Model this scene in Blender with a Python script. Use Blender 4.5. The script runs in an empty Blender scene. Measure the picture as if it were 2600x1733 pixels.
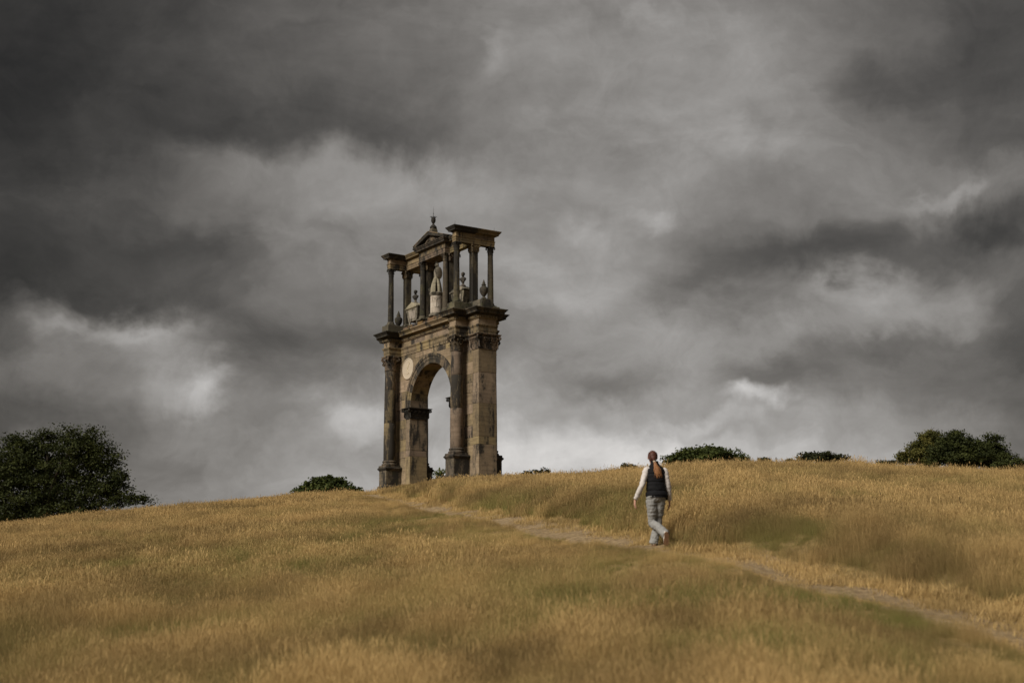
import bpy, bmesh, math, random
import numpy as np
from mathutils import Vector, Matrix

R = math.radians
random.seed(7)
rng = np.random.default_rng(7)
scene = bpy.context.scene
COL = scene.collection

# ------------------------------------------------------------------ camera
EYE = 1.6
PITCH, ROLL, FPX = 0.190522, -0.006083, 3601.38
cam_d = bpy.data.cameras.new("camera")
cam = bpy.data.objects.new("camera", cam_d)
COL.objects.link(cam)
cam_d.sensor_width = 36.0
cam_d.lens = FPX * 36.0 / 2600.0
cam_d.clip_start, cam_d.clip_end = 0.1, 5000
cam.matrix_world = (Matrix.Translation((0, 0, EYE)) @ Matrix.Rotation(math.pi / 2 + PITCH, 4, 'X')
                    @ Matrix.Rotation(ROLL, 4, 'Z'))
cam_d.dof.use_dof = True
cam_d.dof.focus_distance = 58.0
cam_d.dof.aperture_fstop = 1.6
scene.camera = cam

def pix_ray(x, y):
    """photograph pixel -> (x/y, z/y) of its direction"""
    px, py = x - 1300.0, y - 866.5
    c, s = math.cos(ROLL), math.sin(ROLL)
    px, py = px * c + py * s, -px * s + py * c
    X, h = px / FPX, -py / FPX
    cp, sp = math.cos(PITCH), math.sin(PITCH)
    return X / (cp - h * sp), (sp + h * cp) / (cp - h * sp)

# ------------------------------------------------------------------ view + world + sun
scene.view_settings.view_transform = 'Standard'
scene.view_settings.look = 'None'
scene.view_settings.exposure = 0.22
scene.view_settings.gamma = 1.0
scene.view_settings.use_curve_mapping = False

SUN_DIR = Vector((-0.62, -0.62, 0.62)).normalized()      # towards the veiled sun
SUN_EL = math.asin(SUN_DIR.z)
SUN_AZ = math.atan2(SUN_DIR.x, SUN_DIR.y)

world = bpy.data.worlds.new("World")
scene.world = world
world.use_nodes = True
wt = world.node_tree
for n in list(wt.nodes):
    wt.nodes.remove(n)

class NT:
    """small helper to write node graphs"""
    def __init__(self, tree):
        self.t = tree
    def n(self, typ, **kw):
        nd = self.t.nodes.new(typ)
        for k, v in kw.items():
            if k == 'ins':
                for kk, vv in v.items():
                    sock = nd.inputs[kk]
                    if hasattr(vv, 'is_linked') or isinstance(vv, bpy.types.NodeSocket):
                        self.t.links.new(vv, sock)
                    else:
                        sock.default_value = vv
            else:
                setattr(nd, k, v)
        return nd
    def math(self, op, a, b=None, c=None, clamp=False):
        ins = {0: a}
        if b is not None: ins[1] = b
        if c is not None: ins[2] = c
        return self.n('ShaderNodeMath', operation=op, use_clamp=clamp, ins=ins).outputs[0]
    def mix(self, f, a, b, blend='MIX'):
        m = self.n('ShaderNodeMix', data_type='RGBA', blend_type=blend)
        for i, v in ((0, f), (6, a), (7, b)):
            if isinstance(v, bpy.types.NodeSocket): self.t.links.new(v, m.inputs[i])
            else: m.inputs[i].default_value = v
        return m.outputs[2]
    def noise(self, vec, scale, detail=4, rough=0.55, dist=0.0, out=0):
        nd = self.n('ShaderNodeTexNoise', ins={'Scale': scale, 'Detail': detail, 'Roughness': rough, 'Distortion': dist})
        if vec is not None: self.t.links.new(vec, nd.inputs['Vector'])
        return nd.outputs[out]
    def ramp(self, f, p0, p1, a=0.0, b=1.0):
        return self.n('ShaderNodeMapRange', interpolation_type='SMOOTHSTEP',
                      ins={0: f, 1: p0, 2: p1, 3: a, 4: b}).outputs[0]

W = NT(wt)
# cloud cover over the whole sky: brightness follows azimuth and elevation, torn by noise
COLS = [0, 200, 400, 600, 800, 1000, 1200, 1400, 1600, 1800, 2000, 2200, 2352]
ROWS = [
 (-150, [.24,.26,.30,.37,.41,.45,.50,.51,.50,.47,.42,.35,.30]),
 (0,    [.20,.23,.28,.35,.40,.45,.51,.52,.51,.48,.43,.36,.29]),
 (150,  [.19,.23,.27,.33,.37,.43,.51,.53,.54,.48,.41,.36,.30]),
 (290,  [.20,.23,.24,.27,.31,.41,.51,.51,.55,.52,.45,.38,.33]),
 (385,  [.22,.26,.35,.45,.53,.56,.54,.52,.56,.54,.48,.46,.44]),
 (480,  [.24,.30,.38,.45,.51,.53,.56,.56,.50,.46,.47,.36,.39]),
 (590,  [.23,.25,.27,.34,.47,.54,.60,.55,.44,.40,.36,.36,.37]),
 (690,  [.22,.24,.31,.39,.44,.48,.53,.53,.47,.44,.54,.45,.34]),
 (775,  [.32,.45,.51,.40,.41,.48,.50,.55,.55,.55,.43,.36,.32]),
 (870,  [.42,.47,.60,.42,.47,.58,.52,.50,.54,.50,.44,.39,.36]),
 (960,  [.35,.40,.50,.50,.62,.64,.60,.60,.56,.59,.55,.48,.40]),
 (1050, [.40,.45,.48,.55,.60,.67,.77,.78,.73,.66,.58,.50,.42]),
 (1200, [.42,.46,.50,.56,.60,.68,.76,.76,.72,.66,.60,.50,.44]),
]
tc = W.n('ShaderNodeTexCoord').outputs['Generated']
warp = W.noise(tc, 5.5, 6, 0.55, 0.4, out=1)
warp2 = W.noise(tc, 17.0, 5, 0.6, 0.3, out=1)
w1 = W.n('ShaderNodeVectorMath', operation='SUBTRACT', ins={0: warp, 1: (.5, .5, .5)}).outputs[0]
w2 = W.n('ShaderNodeVectorMath', operation='SUBTRACT', ins={0: warp2, 1: (.5, .5, .5)}).outputs[0]
w1 = W.n('ShaderNodeVectorMath', operation='MULTIPLY', ins={0: w1, 1: (.16, .1, .10)}).outputs[0]
w2 = W.n('ShaderNodeVectorMath', operation='MULTIPLY', ins={0: w2, 1: (.06, .04, .05)}).outputs[0]
dv = W.n('ShaderNodeVectorMath', operation='ADD', ins={0: w1, 1: w2}).outputs[0]
dv = W.n('ShaderNodeVectorMath', operation='ADD', ins={0: dv, 1: tc}).outputs[0]
sp_ = W.n('ShaderNodeSeparateXYZ', ins={0: dv})
ay = W.math('ABSOLUTE', sp_.outputs[1])
azn = W.math('ARCTAN2', sp_.outputs[0], ay)
eln = W.math('ARCTAN2', sp_.outputs[2], ay)
AZM = 0.7
azf = W.math('MULTIPLY_ADD', azn, 0.5 / AZM, 0.5, clamp=True)
k = 2600 / 2352.0
els = [math.atan(pix_ray(1300, y * k)[1]) for y, _ in ROWS]
azs = [math.atan(pix_ray(x * k, 700)[0]) for x in COLS]
total = None
for i, (y, vals) in enumerate(ROWS):
    fc = W.n('ShaderNodeFloatCurve', ins={'Value': azf})
    cu = fc.mapping.curves[0]
    pts = [(0, .44), (0.13, .40)] + [(a * 0.5 / AZM + 0.5, v) for a, v in zip(azs, vals)] + [(.87, .42), (1, .44)]
    while len(cu.points) < len(pts):
        cu.points.new(0.5, 0.5)
    for p, (a, v) in zip(cu.points, pts):
        p.location = (a, v)
        p.handle_type = 'AUTO_CLAMPED'
    fc.mapping.update()
    up = els[i - 1] if i > 0 else None
    dn = els[i + 1] if i < len(ROWS) - 1 else None
    wgt = None
    if up is not None:
        wgt = W.ramp(eln, els[i], up, 1, 0)
    if dn is not None:
        b = W.ramp(eln, dn, els[i], 0, 1)
        wgt = b if wgt is None else W.math('MULTIPLY', wgt, b)
    t = W.math('MULTIPLY', fc.outputs[0], wgt)
    total = t if total is None else W.math('ADD', total, t)
# higher up the cover evens out to the middle grey of the clouds in view
high = W.ramp(eln, els[0] + .05, els[0] + .5, 0, 1)
total = W.math('ADD', W.math('MULTIPLY', total, W.math('SUBTRACT', 1.0, high)), W.math('MULTIPLY', high, .50))
# single bright rifts and dark rolls: x, y, rx, ry (display pixels), tilt, gain
ae = W.n('ShaderNodeCombineXYZ', ins={0: azn, 1: eln}).outputs[0]
RIFTS = [(1780, 900, 70, 26, 5, .20), (1690, 965, 90, 22, 12, .10), (1270, 490, 60, 40, 0, .07), (1450, 510, 60, 26, 0, .09), (2130, 425, 120, 22, 24, .12), (1960, 650, 130, 30, 12, .07),
         (240, 765, 120, 36, -8, .10), (440, 905, 80, 45, 20, .15), (885, 870, 45, 45, 0, .12), (760, 985, 90, 40, 10, .08), (1520, 60, 50, 40, 0, .07), (1120, 130, 40, 60, 0, .06),
         (560, 775, 190, 80, 0, -.07), (2250, 500, 150, 55, 15, -.12), (1850, 820, 240, 42, 14, -.08), (1380, 890, 130, 40, 0, -.06), (1700, 620, 320, 50, 12, -.09), (2050, 210, 160, 60, 20, -.06)]
PXR = FPX / k
for bx_, by_, brx, bry, tl, gn in RIFTS:
    a_, t_ = pix_ray(bx_ * k, by_ * k)
    mp_ = W.n('ShaderNodeMapping', vector_type='TEXTURE', ins={0: ae, 1: (math.atan(a_), math.atan(t_), 0), 2: (0, 0, R(tl)), 3: (brx / PXR, bry / PXR, 1)}).outputs[0]
    ln_ = W.n('ShaderNodeVectorMath', operation='LENGTH', ins={0: mp_}).outputs[1]
    total = W.math('ADD', total, W.ramp(ln_, 1.5, 0.1, 0, gn))
# wispy detail, drawn out along a slope rising to the right
rot = W.n('ShaderNodeMapping', vector_type='POINT', ins={0: tc, 2: (0, R(18), 0), 3: (1, 1, 2.6)}).outputs[0]
det = W.noise(rot, 7.0, 7, 0.6, 0.6)
det2 = W.noise(tc, 26.0, 5, 0.6, 0.5)
d = W.math('MULTIPLY_ADD', det, .26, -.13)
d2 = W.math('MULTIPLY_ADD', det2, .10, -.05)
det3 = W.noise(W.n('ShaderNodeMapping', ins={0: dv, 2: (0, R(14), 0), 3: (1, 1, 1.7)}).outputs[0], 13.0, 8, 0.62, 0.9)
d3 = W.math('MULTIPLY_ADD', det3, .20, -.10)
d = W.math('ADD', W.math('ADD', d, d2), d3)
rel = W.math('MULTIPLY_ADD', total, 1.2, .2)
total = W.math('ADD', total, W.math('MULTIPLY', d, rel))
lin = W.math('POWER', W.math('MAXIMUM', total, 0.02), 2.2)
tone = W.mix(W.ramp(total, .35, .75), (1.0, .935, .865, 1), (1.0, .972, .945, 1))
cloud = W.n('ShaderNodeVectorMath', operation='SCALE', ins={0: tone, 3: lin}).outputs[0]
sky = W.n('ShaderNodeTexSky', sky_type='NISHITA', sun_disc=False, sun_elevation=SUN_EL,
          sun_rotation=SUN_AZ, air_density=1.5, dust_density=4.0)
bg_sky = W.n('ShaderNodeBackground', ins={0: sky.outputs[0], 1: 0.05})
bg_cl = W.n('ShaderNodeBackground', ins={0: cloud, 1: 0.92})
mixs = W.n('ShaderNodeMixShader', ins={0: 0.97, 1: bg_sky.outputs[0], 2: bg_cl.outputs[0]})
W.n('ShaderNodeOutputWorld', ins={0: mixs.outputs[0]})

sun_d = bpy.data.lights.new("sun", 'SUN')
sun_d.energy = 3.9
sun_d.angle = R(25)
sun_d.color = (1.0, 0.94, 0.85)
sun = bpy.data.objects.new("sun", sun_d)
COL.objects.link(sun)
sun.rotation_euler = SUN_DIR.to_track_quat('Z', 'Y').to_euler()
sun.location = SUN_DIR * 200

# ------------------------------------------------------------------ small library
def tag(o, label=None, cat=None, group=None, kind=None):
    if label: o["label"] = label
    if cat: o["category"] = cat
    if group: o["group"] = group
    if kind: o["kind"] = kind
    return o

def empty(name, loc=(0, 0, 0), rz=0.0, parent=None):
    o = bpy.data.objects.new(name, None)
    o.empty_display_size = 0.3
    COL.objects.link(o)
    o.location = loc
    o.rotation_euler = (0, 0, rz)
    o.parent = parent
    return o

class MB:
    def __init__(self):
        self.v, self.f = [], []
    def add(self, vs, fs):
        o = len(self.v)
        self.v += [tuple(p) for p in vs]
        self.f += [tuple(i + o for i in q) for q in fs]
    def mesh(self, name):
        m = bpy.data.meshes.new(name)
        m.from_pydata(self.v, [], self.f)
        m.validate()
        m.update()
        return m
    def build(self, name, mat, parent=None, loc=(0, 0, 0), smooth=False, rz=0.0):
        m = self.mesh(name)
        return place(name, m, mat, parent, loc, smooth, rz)
    def box(self, c, s):
        x, y, z = [t / 2 for t in s]
        vs = [(c[0] + a * x, c[1] + b * y, c[2] + d * z) for d in (-1, 1) for b in (-1, 1) for a in (-1, 1)]
        self.add(vs, [(0, 2, 3, 1), (4, 5, 7, 6), (0, 1, 5, 4), (2, 6, 7, 3), (0, 4, 6, 2), (1, 3, 7, 5)])
    def prism(self, poly, a0, a1, axis='z', ch=0.0):
        """polygon (counter-clockwise) pushed from a0 to a1, ends chamfered by ch"""
        n = len(poly)
        def P(p, a):
            return (p[0], p[1], a) if axis == 'z' else (p[0], a, p[1])
        rings = []
        if ch > 0:
            ins = inset(poly, ch)
            rings = [(ins, a0), (poly, a0 + ch), (poly, a1 - ch), (ins, a1)]
        else:
            rings = [(poly, a0), (poly, a1)]
        vs = [P(p, a) for pl, a in rings for p in pl]
        fs = [tuple(range(n))[::-1], tuple(range(n * (len(rings) - 1), n * len(rings)))]
        for r in range(len(rings) - 1):
            for i in range(n):
                j = (i + 1) % n
                fs.append((r * n + i, r * n + j, (r + 1) * n + j, (r + 1) * n + i))
        if axis == 'y':
            fs = [q[::-1] for q in fs]
        self.add(vs, fs)
    def sweep(self, poly, flags, prof):
        """moulding profile (offset, height) carried round a right-angled plan"""
        n = len(poly)
        nrm = []
        for i in range(n):
            a, b = poly[i], poly[(i + 1) % n]
            dx, dy = b[0] - a[0], b[1] - a[1]
            L = math.hypot(dx, dy)
            nrm.append((dy / L * flags[i], -dx / L * flags[i]))
        vs = []
        for o, z in prof:
            for i in range(n):
                p, q = nrm[i - 1], nrm[i]
                vs.append((poly[i][0] + o * (p[0] + q[0]), poly[i][1] + o * (p[1] + q[1]), z))
        fs = [tuple(range(n))[::-1], tuple(range(n * (len(prof) - 1), n * len(prof)))]
        for r in range(len(prof) - 1):
            for i in range(n):
                j = (i + 1) % n
                fs.append((r * n + i, r * n + j, (r + 1) * n + j, (r + 1) * n + i))
        self.add(vs, fs)
    def lathe(self, prof, seg=24, c=(0, 0, 0), sx=1.0, sy=1.0):
        n = seg
        vs = []
        for r, z in prof:
            for i in range(n):
                a = 2 * math.pi * i / n
                vs.append((c[0] + sx * r * math.cos(a), c[1] + sy * r * math.sin(a), c[2] + z))
        fs = [tuple(range(n))[::-1], tuple(range(n * (len(prof) - 1), n * len(prof)))]
        for q in range(len(prof) - 1):
            for i in range(n):
                j = (i + 1) % n
                fs.append((q * n + i, q * n + j, (q + 1) * n + j, (q + 1) * n + i))
        self.add(vs, fs)
    def loft(self, pts, rad, side=(1, 0, 0), seg=14):
        """tube through pts; rad = (along side, across) per point"""
        pts = [Vector(p) for p in pts]
        n = len(pts)
        vs = []
        for i, p in enumerate(pts):
            t = (pts[min(i + 1, n - 1)] - pts[max(i - 1, 0)]).normalized()
            a = Vector(side)
            a = (a - t * a.dot(t)).normalized()
            b = t.cross(a)
            ra, rb = rad[i] if isinstance(rad[i], (tuple, list)) else (rad[i], rad[i])
            for q in range(seg):
                g = 2 * math.pi * q / seg
                vs.append(p + a * (ra * math.cos(g)) + b * (rb * math.sin(g)))
        fs = [tuple(range(seg))[::-1], tuple(range(seg * (n - 1), seg * n))]
        for r in range(n - 1):
            for i in range(seg):
                j = (i + 1) % seg
                fs.append((r * seg + i, r * seg + j, (r + 1) * seg + j, (r + 1) * seg + i))
        self.add(vs, fs)
    def ball(self, c, r, seg=14, rings=9):
        rx, ry, rz = r if isinstance(r, (tuple, list)) else (r, r, r)
        prof = [(max(math.sin(math.pi * i / rings), 1e-3), -math.cos(math.pi * i / rings)) for i in range(rings + 1)]
        vs, fs = [], []
        for s, z in prof:
            for i in range(seg):
                a = 2 * math.pi * i / seg
                vs.append((c[0] + rx * s * math.cos(a), c[1] + ry * s * math.sin(a), c[2] + rz * z))
        fs = [tuple(range(seg))[::-1], tuple(range(seg * rings, seg * (rings + 1)))]
        for q in range(rings):
            for i in range(seg):
                j = (i + 1) % seg
                fs.append((q * seg + i, q * seg + j, (q + 1) * seg + j, (q + 1) * seg + i))
        self.add(vs, fs)

def inset(poly, d):
    n = len(poly)
    out = []
    for i in range(n):
        p0, p1, p2 = poly[i - 1], poly[i], poly[(i + 1) % n]
        e1 = Vector((p1[0] - p0[0], p1[1] - p0[1])).normalized()
        e2 = Vector((p2[0] - p1[0], p2[1] - p1[1])).normalized()
        n1, n2 = Vector((-e1.y, e1.x)), Vector((-e2.y, e2.x))
        m = n1 + n2
        k_ = d / max(0.35, 1 + n1.dot(n2))
        out.append((p1[0] + m.x * k_, p1[1] + m.y * k_))
    return out

def place(name, mesh, mat, parent=None, loc=(0, 0, 0), smooth=False, rz=0.0):
    o = bpy.data.objects.new(name, mesh)
    COL.objects.link(o)
    if mat is not None and not mesh.materials:
        mesh.materials.append(mat)
    if smooth:
        mesh.polygons.foreach_set('use_smooth', [True] * len(mesh.polygons))
        if smooth != 'all':
            mesh.set_sharp_from_angle(angle=R(38))
    o.location = loc
    o.rotation_euler = (0, 0, rz)
    o.parent = parent
    return o

# ------------------------------------------------------------------ materials
def new_mat(name):
    m = bpy.data.materials.new(name)
    m.use_nodes = True
    t = m.node_tree
    for n in list(t.nodes):
        t.nodes.remove(n)
    N = NT(t)
    bsdf = N.n('ShaderNodeBsdfPrincipled')
    N.n('ShaderNodeOutputMaterial', ins={0: bsdf.outputs[0]})
    return m, N, bsdf

def stone(name, c1, c2, soot=0.4, sootcol=(.032, .029, .025), green=0.0, streak=1.0, bump=.6):
    """weathered sandstone: bedded tan, black sulphate crusts, a little algae"""
    m, N, B = new_mat(name)
    pos = N.n('ShaderNodeNewGeometry').outputs['Position']
    rnd = N.n('ShaderNodeObjectInfo').outputs['Random']
    bed = N.n('ShaderNodeMapping', ins={0: pos, 2: (R(6), R(-4), 0), 3: (.7, .7, 5.0)}).outputs[0]
    off = N.n('ShaderNodeCombineXYZ', ins={0: N.math('MULTIPLY', rnd, 13.0), 1: N.math('MULTIPLY', rnd, 7.0), 2: N.math('MULTIPLY', rnd, 29.0)}).outputs[0]
    bed = N.n('ShaderNodeVectorMath', operation='ADD', ins={0: bed, 1: off}).outputs[0]
    nb = N.noise(bed, 1.1, 6, .6, .8)
    col = N.mix(N.ramp(nb, .32, .68), (*c1, 1), (*c2, 1))
    # block to block variation
    hv = N.n('ShaderNodeHueSaturation', ins={0: N.math('MULTIPLY_ADD', rnd, .03, .485), 1: N.math('MULTIPLY_ADD', rnd, .3, .85),
              2: N.math('MULTIPLY_ADD', N.math('FRACT', N.math('MULTIPLY', rnd, 7.31)), .4, .8), 'Color': col}).outputs[0]
    # crusts: big ragged patches and run marks that follow the water
    pof = N.n('ShaderNodeVectorMath', operation='MULTIPLY_ADD', ins={0: off, 1: (.12, .12, .05), 2: pos}).outputs[0]
    st = N.n('ShaderNodeMapping', ins={0: pof, 3: (1.7, 1.7, .42)}).outputs[0]
    n1 = N.noise(st, .62, 7, .60, 1.3)
    di = N.n('ShaderNodeMapping', ins={0: pof, 2: (R(38), R(-30), 0), 3: (2.6, 2.6, .6)}).outputs[0]
    n2 = N.noise(di, 1.2, 6, .65, .7)
    n3 = N.noise(pos, 7.0, 6, .7, .4)
    mixn = N.math('ADD', N.math('ADD', N.math('MULTIPLY', n1, .5), N.math('MULTIPLY', n2, .3 * streak)), N.math('MULTIPLY', n3, .2))
    base = .5 * .5 + .5 * .3 * streak + .5 * .2
    th0 = base + (.5 - soot) * .30
    rb = N.math('FRACT', N.math('MULTIPLY', rnd, 17.77))
    th_lo, th_hi, th_t = [N.math('MULTIPLY_ADD', rb, .095, th0 - .0475 + q) for q in (-.03, .04, -.13)]
    sm = N.ramp(mixn, th_lo, th_hi)
    thin = N.ramp(mixn, th_t, th_hi, 0, .60)
    grey = N.mix(thin, hv, (.075, .066, .052, 1))
    col2 = N.mix(N.math('MULTIPLY', sm, .93), grey, (*sootcol, 1))
    if green > 0:
        ng = N.ramp(N.noise(pof, 1.6, 5, .6, .5), .5, .66)
        col2 = N.mix(N.math('MULTIPLY', ng, green), col2, (.075, .075, .028, 1))
    fine = N.noise(pos, 38, 5, .7)
    col3 = N.mix(N.math('MULTIPLY_ADD', fine, 1.0, -.25, clamp=True), N.mix(.35, col2, (0, 0, 0, 1)), col2)
    N.t.links.new(col3, B.inputs['Base Color'])
    B.inputs['Roughness'].default_value = .92
    B.inputs['Specular IOR Level'].default_value = .2
    b = N.n('ShaderNodeBump', ins={'Strength': bump, 'Distance': .03})
    hgt = N.math('ADD', N.math('MULTIPLY', n3, .6), N.math('MULTIPLY', N.noise(pos, 22, 6, .7), .5))
    hgt = N.math('ADD', hgt, N.math('MULTIPLY', sm, .25))
    N.t.links.new(hgt, b.inputs['Height'])
    N.t.links.new(b.outputs[0], B.inputs['Normal'])
    return m

TAN1, TAN2 = (.345, .258, .162), (.24, .178, .11)
M_WALL = stone('sandstone', TAN1, TAN2, .30)
M_VOUS = stone('sandstone_voussoir', (.27, .20, .125), (.15, .115, .075), .50)
M_PIER = stone('sandstone_pier', (.31, .235, .148), (.215, .16, .102), .34)
M_JAMB = stone('sandstone_jamb', (.32, .242, .152), (.225, .168, .107), .26)
M_SHAFT = stone('sandstone_shaft', (.25, .185, .115), (.18, .132, .08), .44)
M_CRUST = stone('sandstone_crusted', (.17, .13, .085), (.09, .07, .048), .62, green=.15, bump=.9)
M_BLACK = stone('sandstone_blackened', (.10, .078, .05), (.05, .04, .03), .86, bump=.9)
M_CAP = stone('sandstone_carved', (.26, .185, .105), (.16, .115, .068), .50, bump=.9)
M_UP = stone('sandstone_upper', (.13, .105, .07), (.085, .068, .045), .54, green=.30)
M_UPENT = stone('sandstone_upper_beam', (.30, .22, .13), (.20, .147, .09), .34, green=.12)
M_PLINTH = stone('sandstone_mossy', (.16, .14, .095), (.11, .095, .06), .42, green=.55)
M_RUST = stone('sandstone_rusty', (.21, .125, .065), (.13, .085, .05), .45)
M_PED = stone('sandstone_pedestal', (.235, .185, .12), (.15, .12, .082), .44, green=.2)
M_MARBLE = stone('pale_marble', (.50, .44, .36), (.40, .34, .27), .16, sootcol=(.09, .08, .065), bump=.3)
M_STATUE = stone('weathered_marble', (.40, .35, .265), (.27, .235, .17), .40, sootcol=(.05, .045, .035), green=.15, bump=.5)
M_BUST = stone('grimy_marble', (.20, .165, .125), (.13, .105, .08), .50, bump=.4)
M_URN = stone('urn_stone', (.105, .085, .055), (.06, .05, .033), .55, green=.3, bump=.5)
M_MEDAL = stone('medallion_marble', (.62, .53, .39), (.56, .47, .34), .06, sootcol=(.15, .12, .09), bump=.25)

def plain(name, col, rough=.8, spec=.3, var=.12, scale=20.0, metal=0.0, sheen=0.0):
    m, N, B = new_mat(name)
    tcn = N.n('ShaderNodeTexCoord').outputs['Object']
    n = N.noise(tcn, scale, 5, .6)
    f = N.ramp(n, .3, .7, 1 - var, 1 + var)
    c = N.n('ShaderNodeVectorMath', operation='SCALE', ins={0: (*col,), 3: f}).outputs[0]
    N.t.links.new(c, B.inputs['Base Color'])
    B.inputs['Roughness'].default_value = rough
    B.inputs['Specular IOR Level'].default_value = spec
    B.inputs['Metallic'].default_value = metal
    B.inputs['Sheen Weight'].default_value = sheen
    b = N.n('ShaderNodeBump', ins={'Strength': .25, 'Distance': .01, 'Height': n})
    N.t.links.new(b.outputs[0], B.inputs['Normal'])
    return m

M_IRON = plain('dark_iron', (.03, .028, .027), .6, .4)
M_BARK = plain('bark', (.055, .045, .034), .95, .1, .3, 9)

def leaf_mat(name, ca, cb, trans=.25):
    m = bpy.data.materials.new(name)
    m.use_nodes = True
    t = m.node_tree
    for n in list(t.nodes): t.nodes.remove(n)
    N = NT(t)
    at = N.n('ShaderNodeAttribute', attribute_type='GEOMETRY', attribute_name='tint').outputs['Fac']
    col = N.mix(at, (*ca, 1), (*cb, 1))
    d = N.n('ShaderNodeBsdfPrincipled', ins={'Base Color': col, 'Roughness': .65, 'Specular IOR Level': .10})
    tr = N.n('ShaderNodeBsdfTranslucent', ins={0: col})
    mx = N.n('ShaderNodeMixShader', ins={0: trans, 1: d.outputs[0], 2: tr.outputs[0]})
    N.n('ShaderNodeOutputMaterial', ins={0: mx.outputs[0]})
    return m

# ------------------------------------------------------------------ the hill
def hash2(ix, iy, s):
    h = np.sin(ix * 127.1 + iy * 311.7 + s * 74.7) * 43758.5453
    return h - np.floor(h)
def vnoise(x, y, s=0):
    ix, iy = np.floor(x), np.floor(y)
    fx, fy = x - ix, y - iy
    fx, fy = fx * fx * (3 - 2 * fx), fy * fy * (3 - 2 * fy)
    a, b = hash2(ix, iy, s), hash2(ix + 1, iy, s)
    c, d_ = hash2(ix, iy + 1, s), hash2(ix + 1, iy + 1, s)
    return (a * (1 - fx) + b * fx) * (1 - fy) + (c * (1 - fx) + d_ * fx) * fy
def fbm(x, y, s=0, o=4):
    v, a, t = 0, .5, 0
    for i in range(o):
        v = v + a * vnoise(x * 2 ** i + 13.7 * i, y * 2 ** i - 7.3 * i, s + i); t += a; a *= .55
    return v / t
def sstep(a, b, x):
    t = np.clip((x - a) / (b - a), 0, 1)
    return t * t * (3 - 2 * t)

SKYLINE = [(-1200, 1420, 85), (-300, 1352, 85), (0, 1325, 88), (200, 1303, 90), (376, 1287, 92), (560, 1271, 94), (749, 1253, 95),
           (962, 1240, 92), (1060, 1231, 90), (1150, 1219, 88), (1271, 1214, 84), (1400, 1202, 80), (1548, 1190, 76), (1700, 1178, 72),
           (1879, 1172, 68), (2045, 1174, 68), (2280, 1181, 70), (2600, 1192, 72), (2900, 1206, 72), (3800, 1250, 75)]
K1, K2, S2, S3, YD = 6.0, 10.0, 0.02, -0.13, 118.0
def softp(x, k_):
    return k_ * np.logaddexp(0, x / k_)
def profile(Y, s, yc):
    return s * Y - (s - S2) * softp(Y - yc, K1) - (S2 - S3) * softp(Y - YD, K2)
_phi, _s, _yc = [], [], []
H0 = 2.13            # the photographer stands on a hump this far above the slope's line
YY = np.linspace(20, 160, 600)
for x, y, yc in SKYLINE:
    px_, _ = pix_ray(x, y)
    _, T = pix_ray(x, y + .42 * 3600 / yc)          # the grass stands above the soil
    lo, hi = 0.02, 0.4
    for _ in range(50):
        mid = (lo + hi) / 2
        if np.max((profile(YY, mid, yc) - H0) / YY) > T: hi = mid
        else: lo = mid
    _phi.append(px_); _s.append(lo); _yc.append(yc)
PATH = [(9.5, -6), (8.2, 3), (7.0, 8), (6.4, 12), (5.62, 15), (4.95, 17.5), (4.12, 20), (2.75, 24.2), (2.0, 28), (1.1, 32), (-.1, 38), (-2.3, 50), (-4.6, 64), (-6.8, 76), (-8.3, 84), (-9.4, 92)]
_px = np.array([p[0] for p in PATH]); _py = np.array([p[1] for p in PATH])
def path_d(X, Y):
    return (X - np.interp(Y, _py, _px)) * .985
def path_w(Y):
    return .66 + .08 * np.sin(Y * .43) + .002 * Y + .40 * (1 - sstep(13, 24, Y))
ARX, ARY, ARZ, ARYAW = -5.102, 97.328, 8.794 + EYE, 0.983044
def height(X, Y):
    X = np.asarray(X, float); Y = np.asarray(Y, float)
    ph = X / np.maximum(Y, 12.0)
    s = np.interp(ph, _phi, _s); yc = np.interp(ph, _phi, _yc)
    z = profile(Y, s, yc) + (EYE - H0)
    z = np.where(Y < 0, .1 * Y + EYE - H0, z) + .62 * np.exp(-(X ** 2 + Y ** 2) / 9.0)
    z = z + (fbm(X / 7, Y / 9, 3, 3) - .5) * .34 * sstep(6, 16, Y) * (1 - .6 * sstep(55, 80, Y)) + (fbm(X / 1.3, Y / 1.3, 9, 3) - .5) * .18
    d_ = path_d(X, Y); w = path_w(Y)
    inr = 1 - sstep(70, 88, Y)
    z = z + inr * (.27 * sstep(w - .05, w + 1.15, d_) * (1 - sstep(3, 9, d_)) - .10 * (1 - sstep(w * .6, w * 1.25, np.abs(d_))))
    du, dvv = X - ARX, Y - ARY
    c, s_ = math.cos(ARYAW), math.sin(ARYAW)
    u = du * c - dvv * s_; v = du * s_ + dvv * c
    q = 1 - sstep(.85, 1.6, np.sqrt((u / 7.0) ** 2 + (v / 2.6) ** 2))
    z = z * (1 - q) + (ARZ - .10) * q
    return np.maximum(z, -26.0)
def hz(x, y):
    return float(height(np.array([x]), np.array([y]))[0])
def ground_pix(x, y):
    ph, T = pix_ray(x, y)
    Y = np.linspace(5, 110, 4200)
    z = height(ph * Y, Y) - EYE
    hit = np.nonzero(z >= T * Y)[0]
    yy = float(Y[hit[0]]) if len(hit) else 90.0
    return ph * yy, yy
def at(x, y, Y):
    ph, T = pix_ray(x, y)
    return ph * Y, Y, EYE + T * Y

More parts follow.
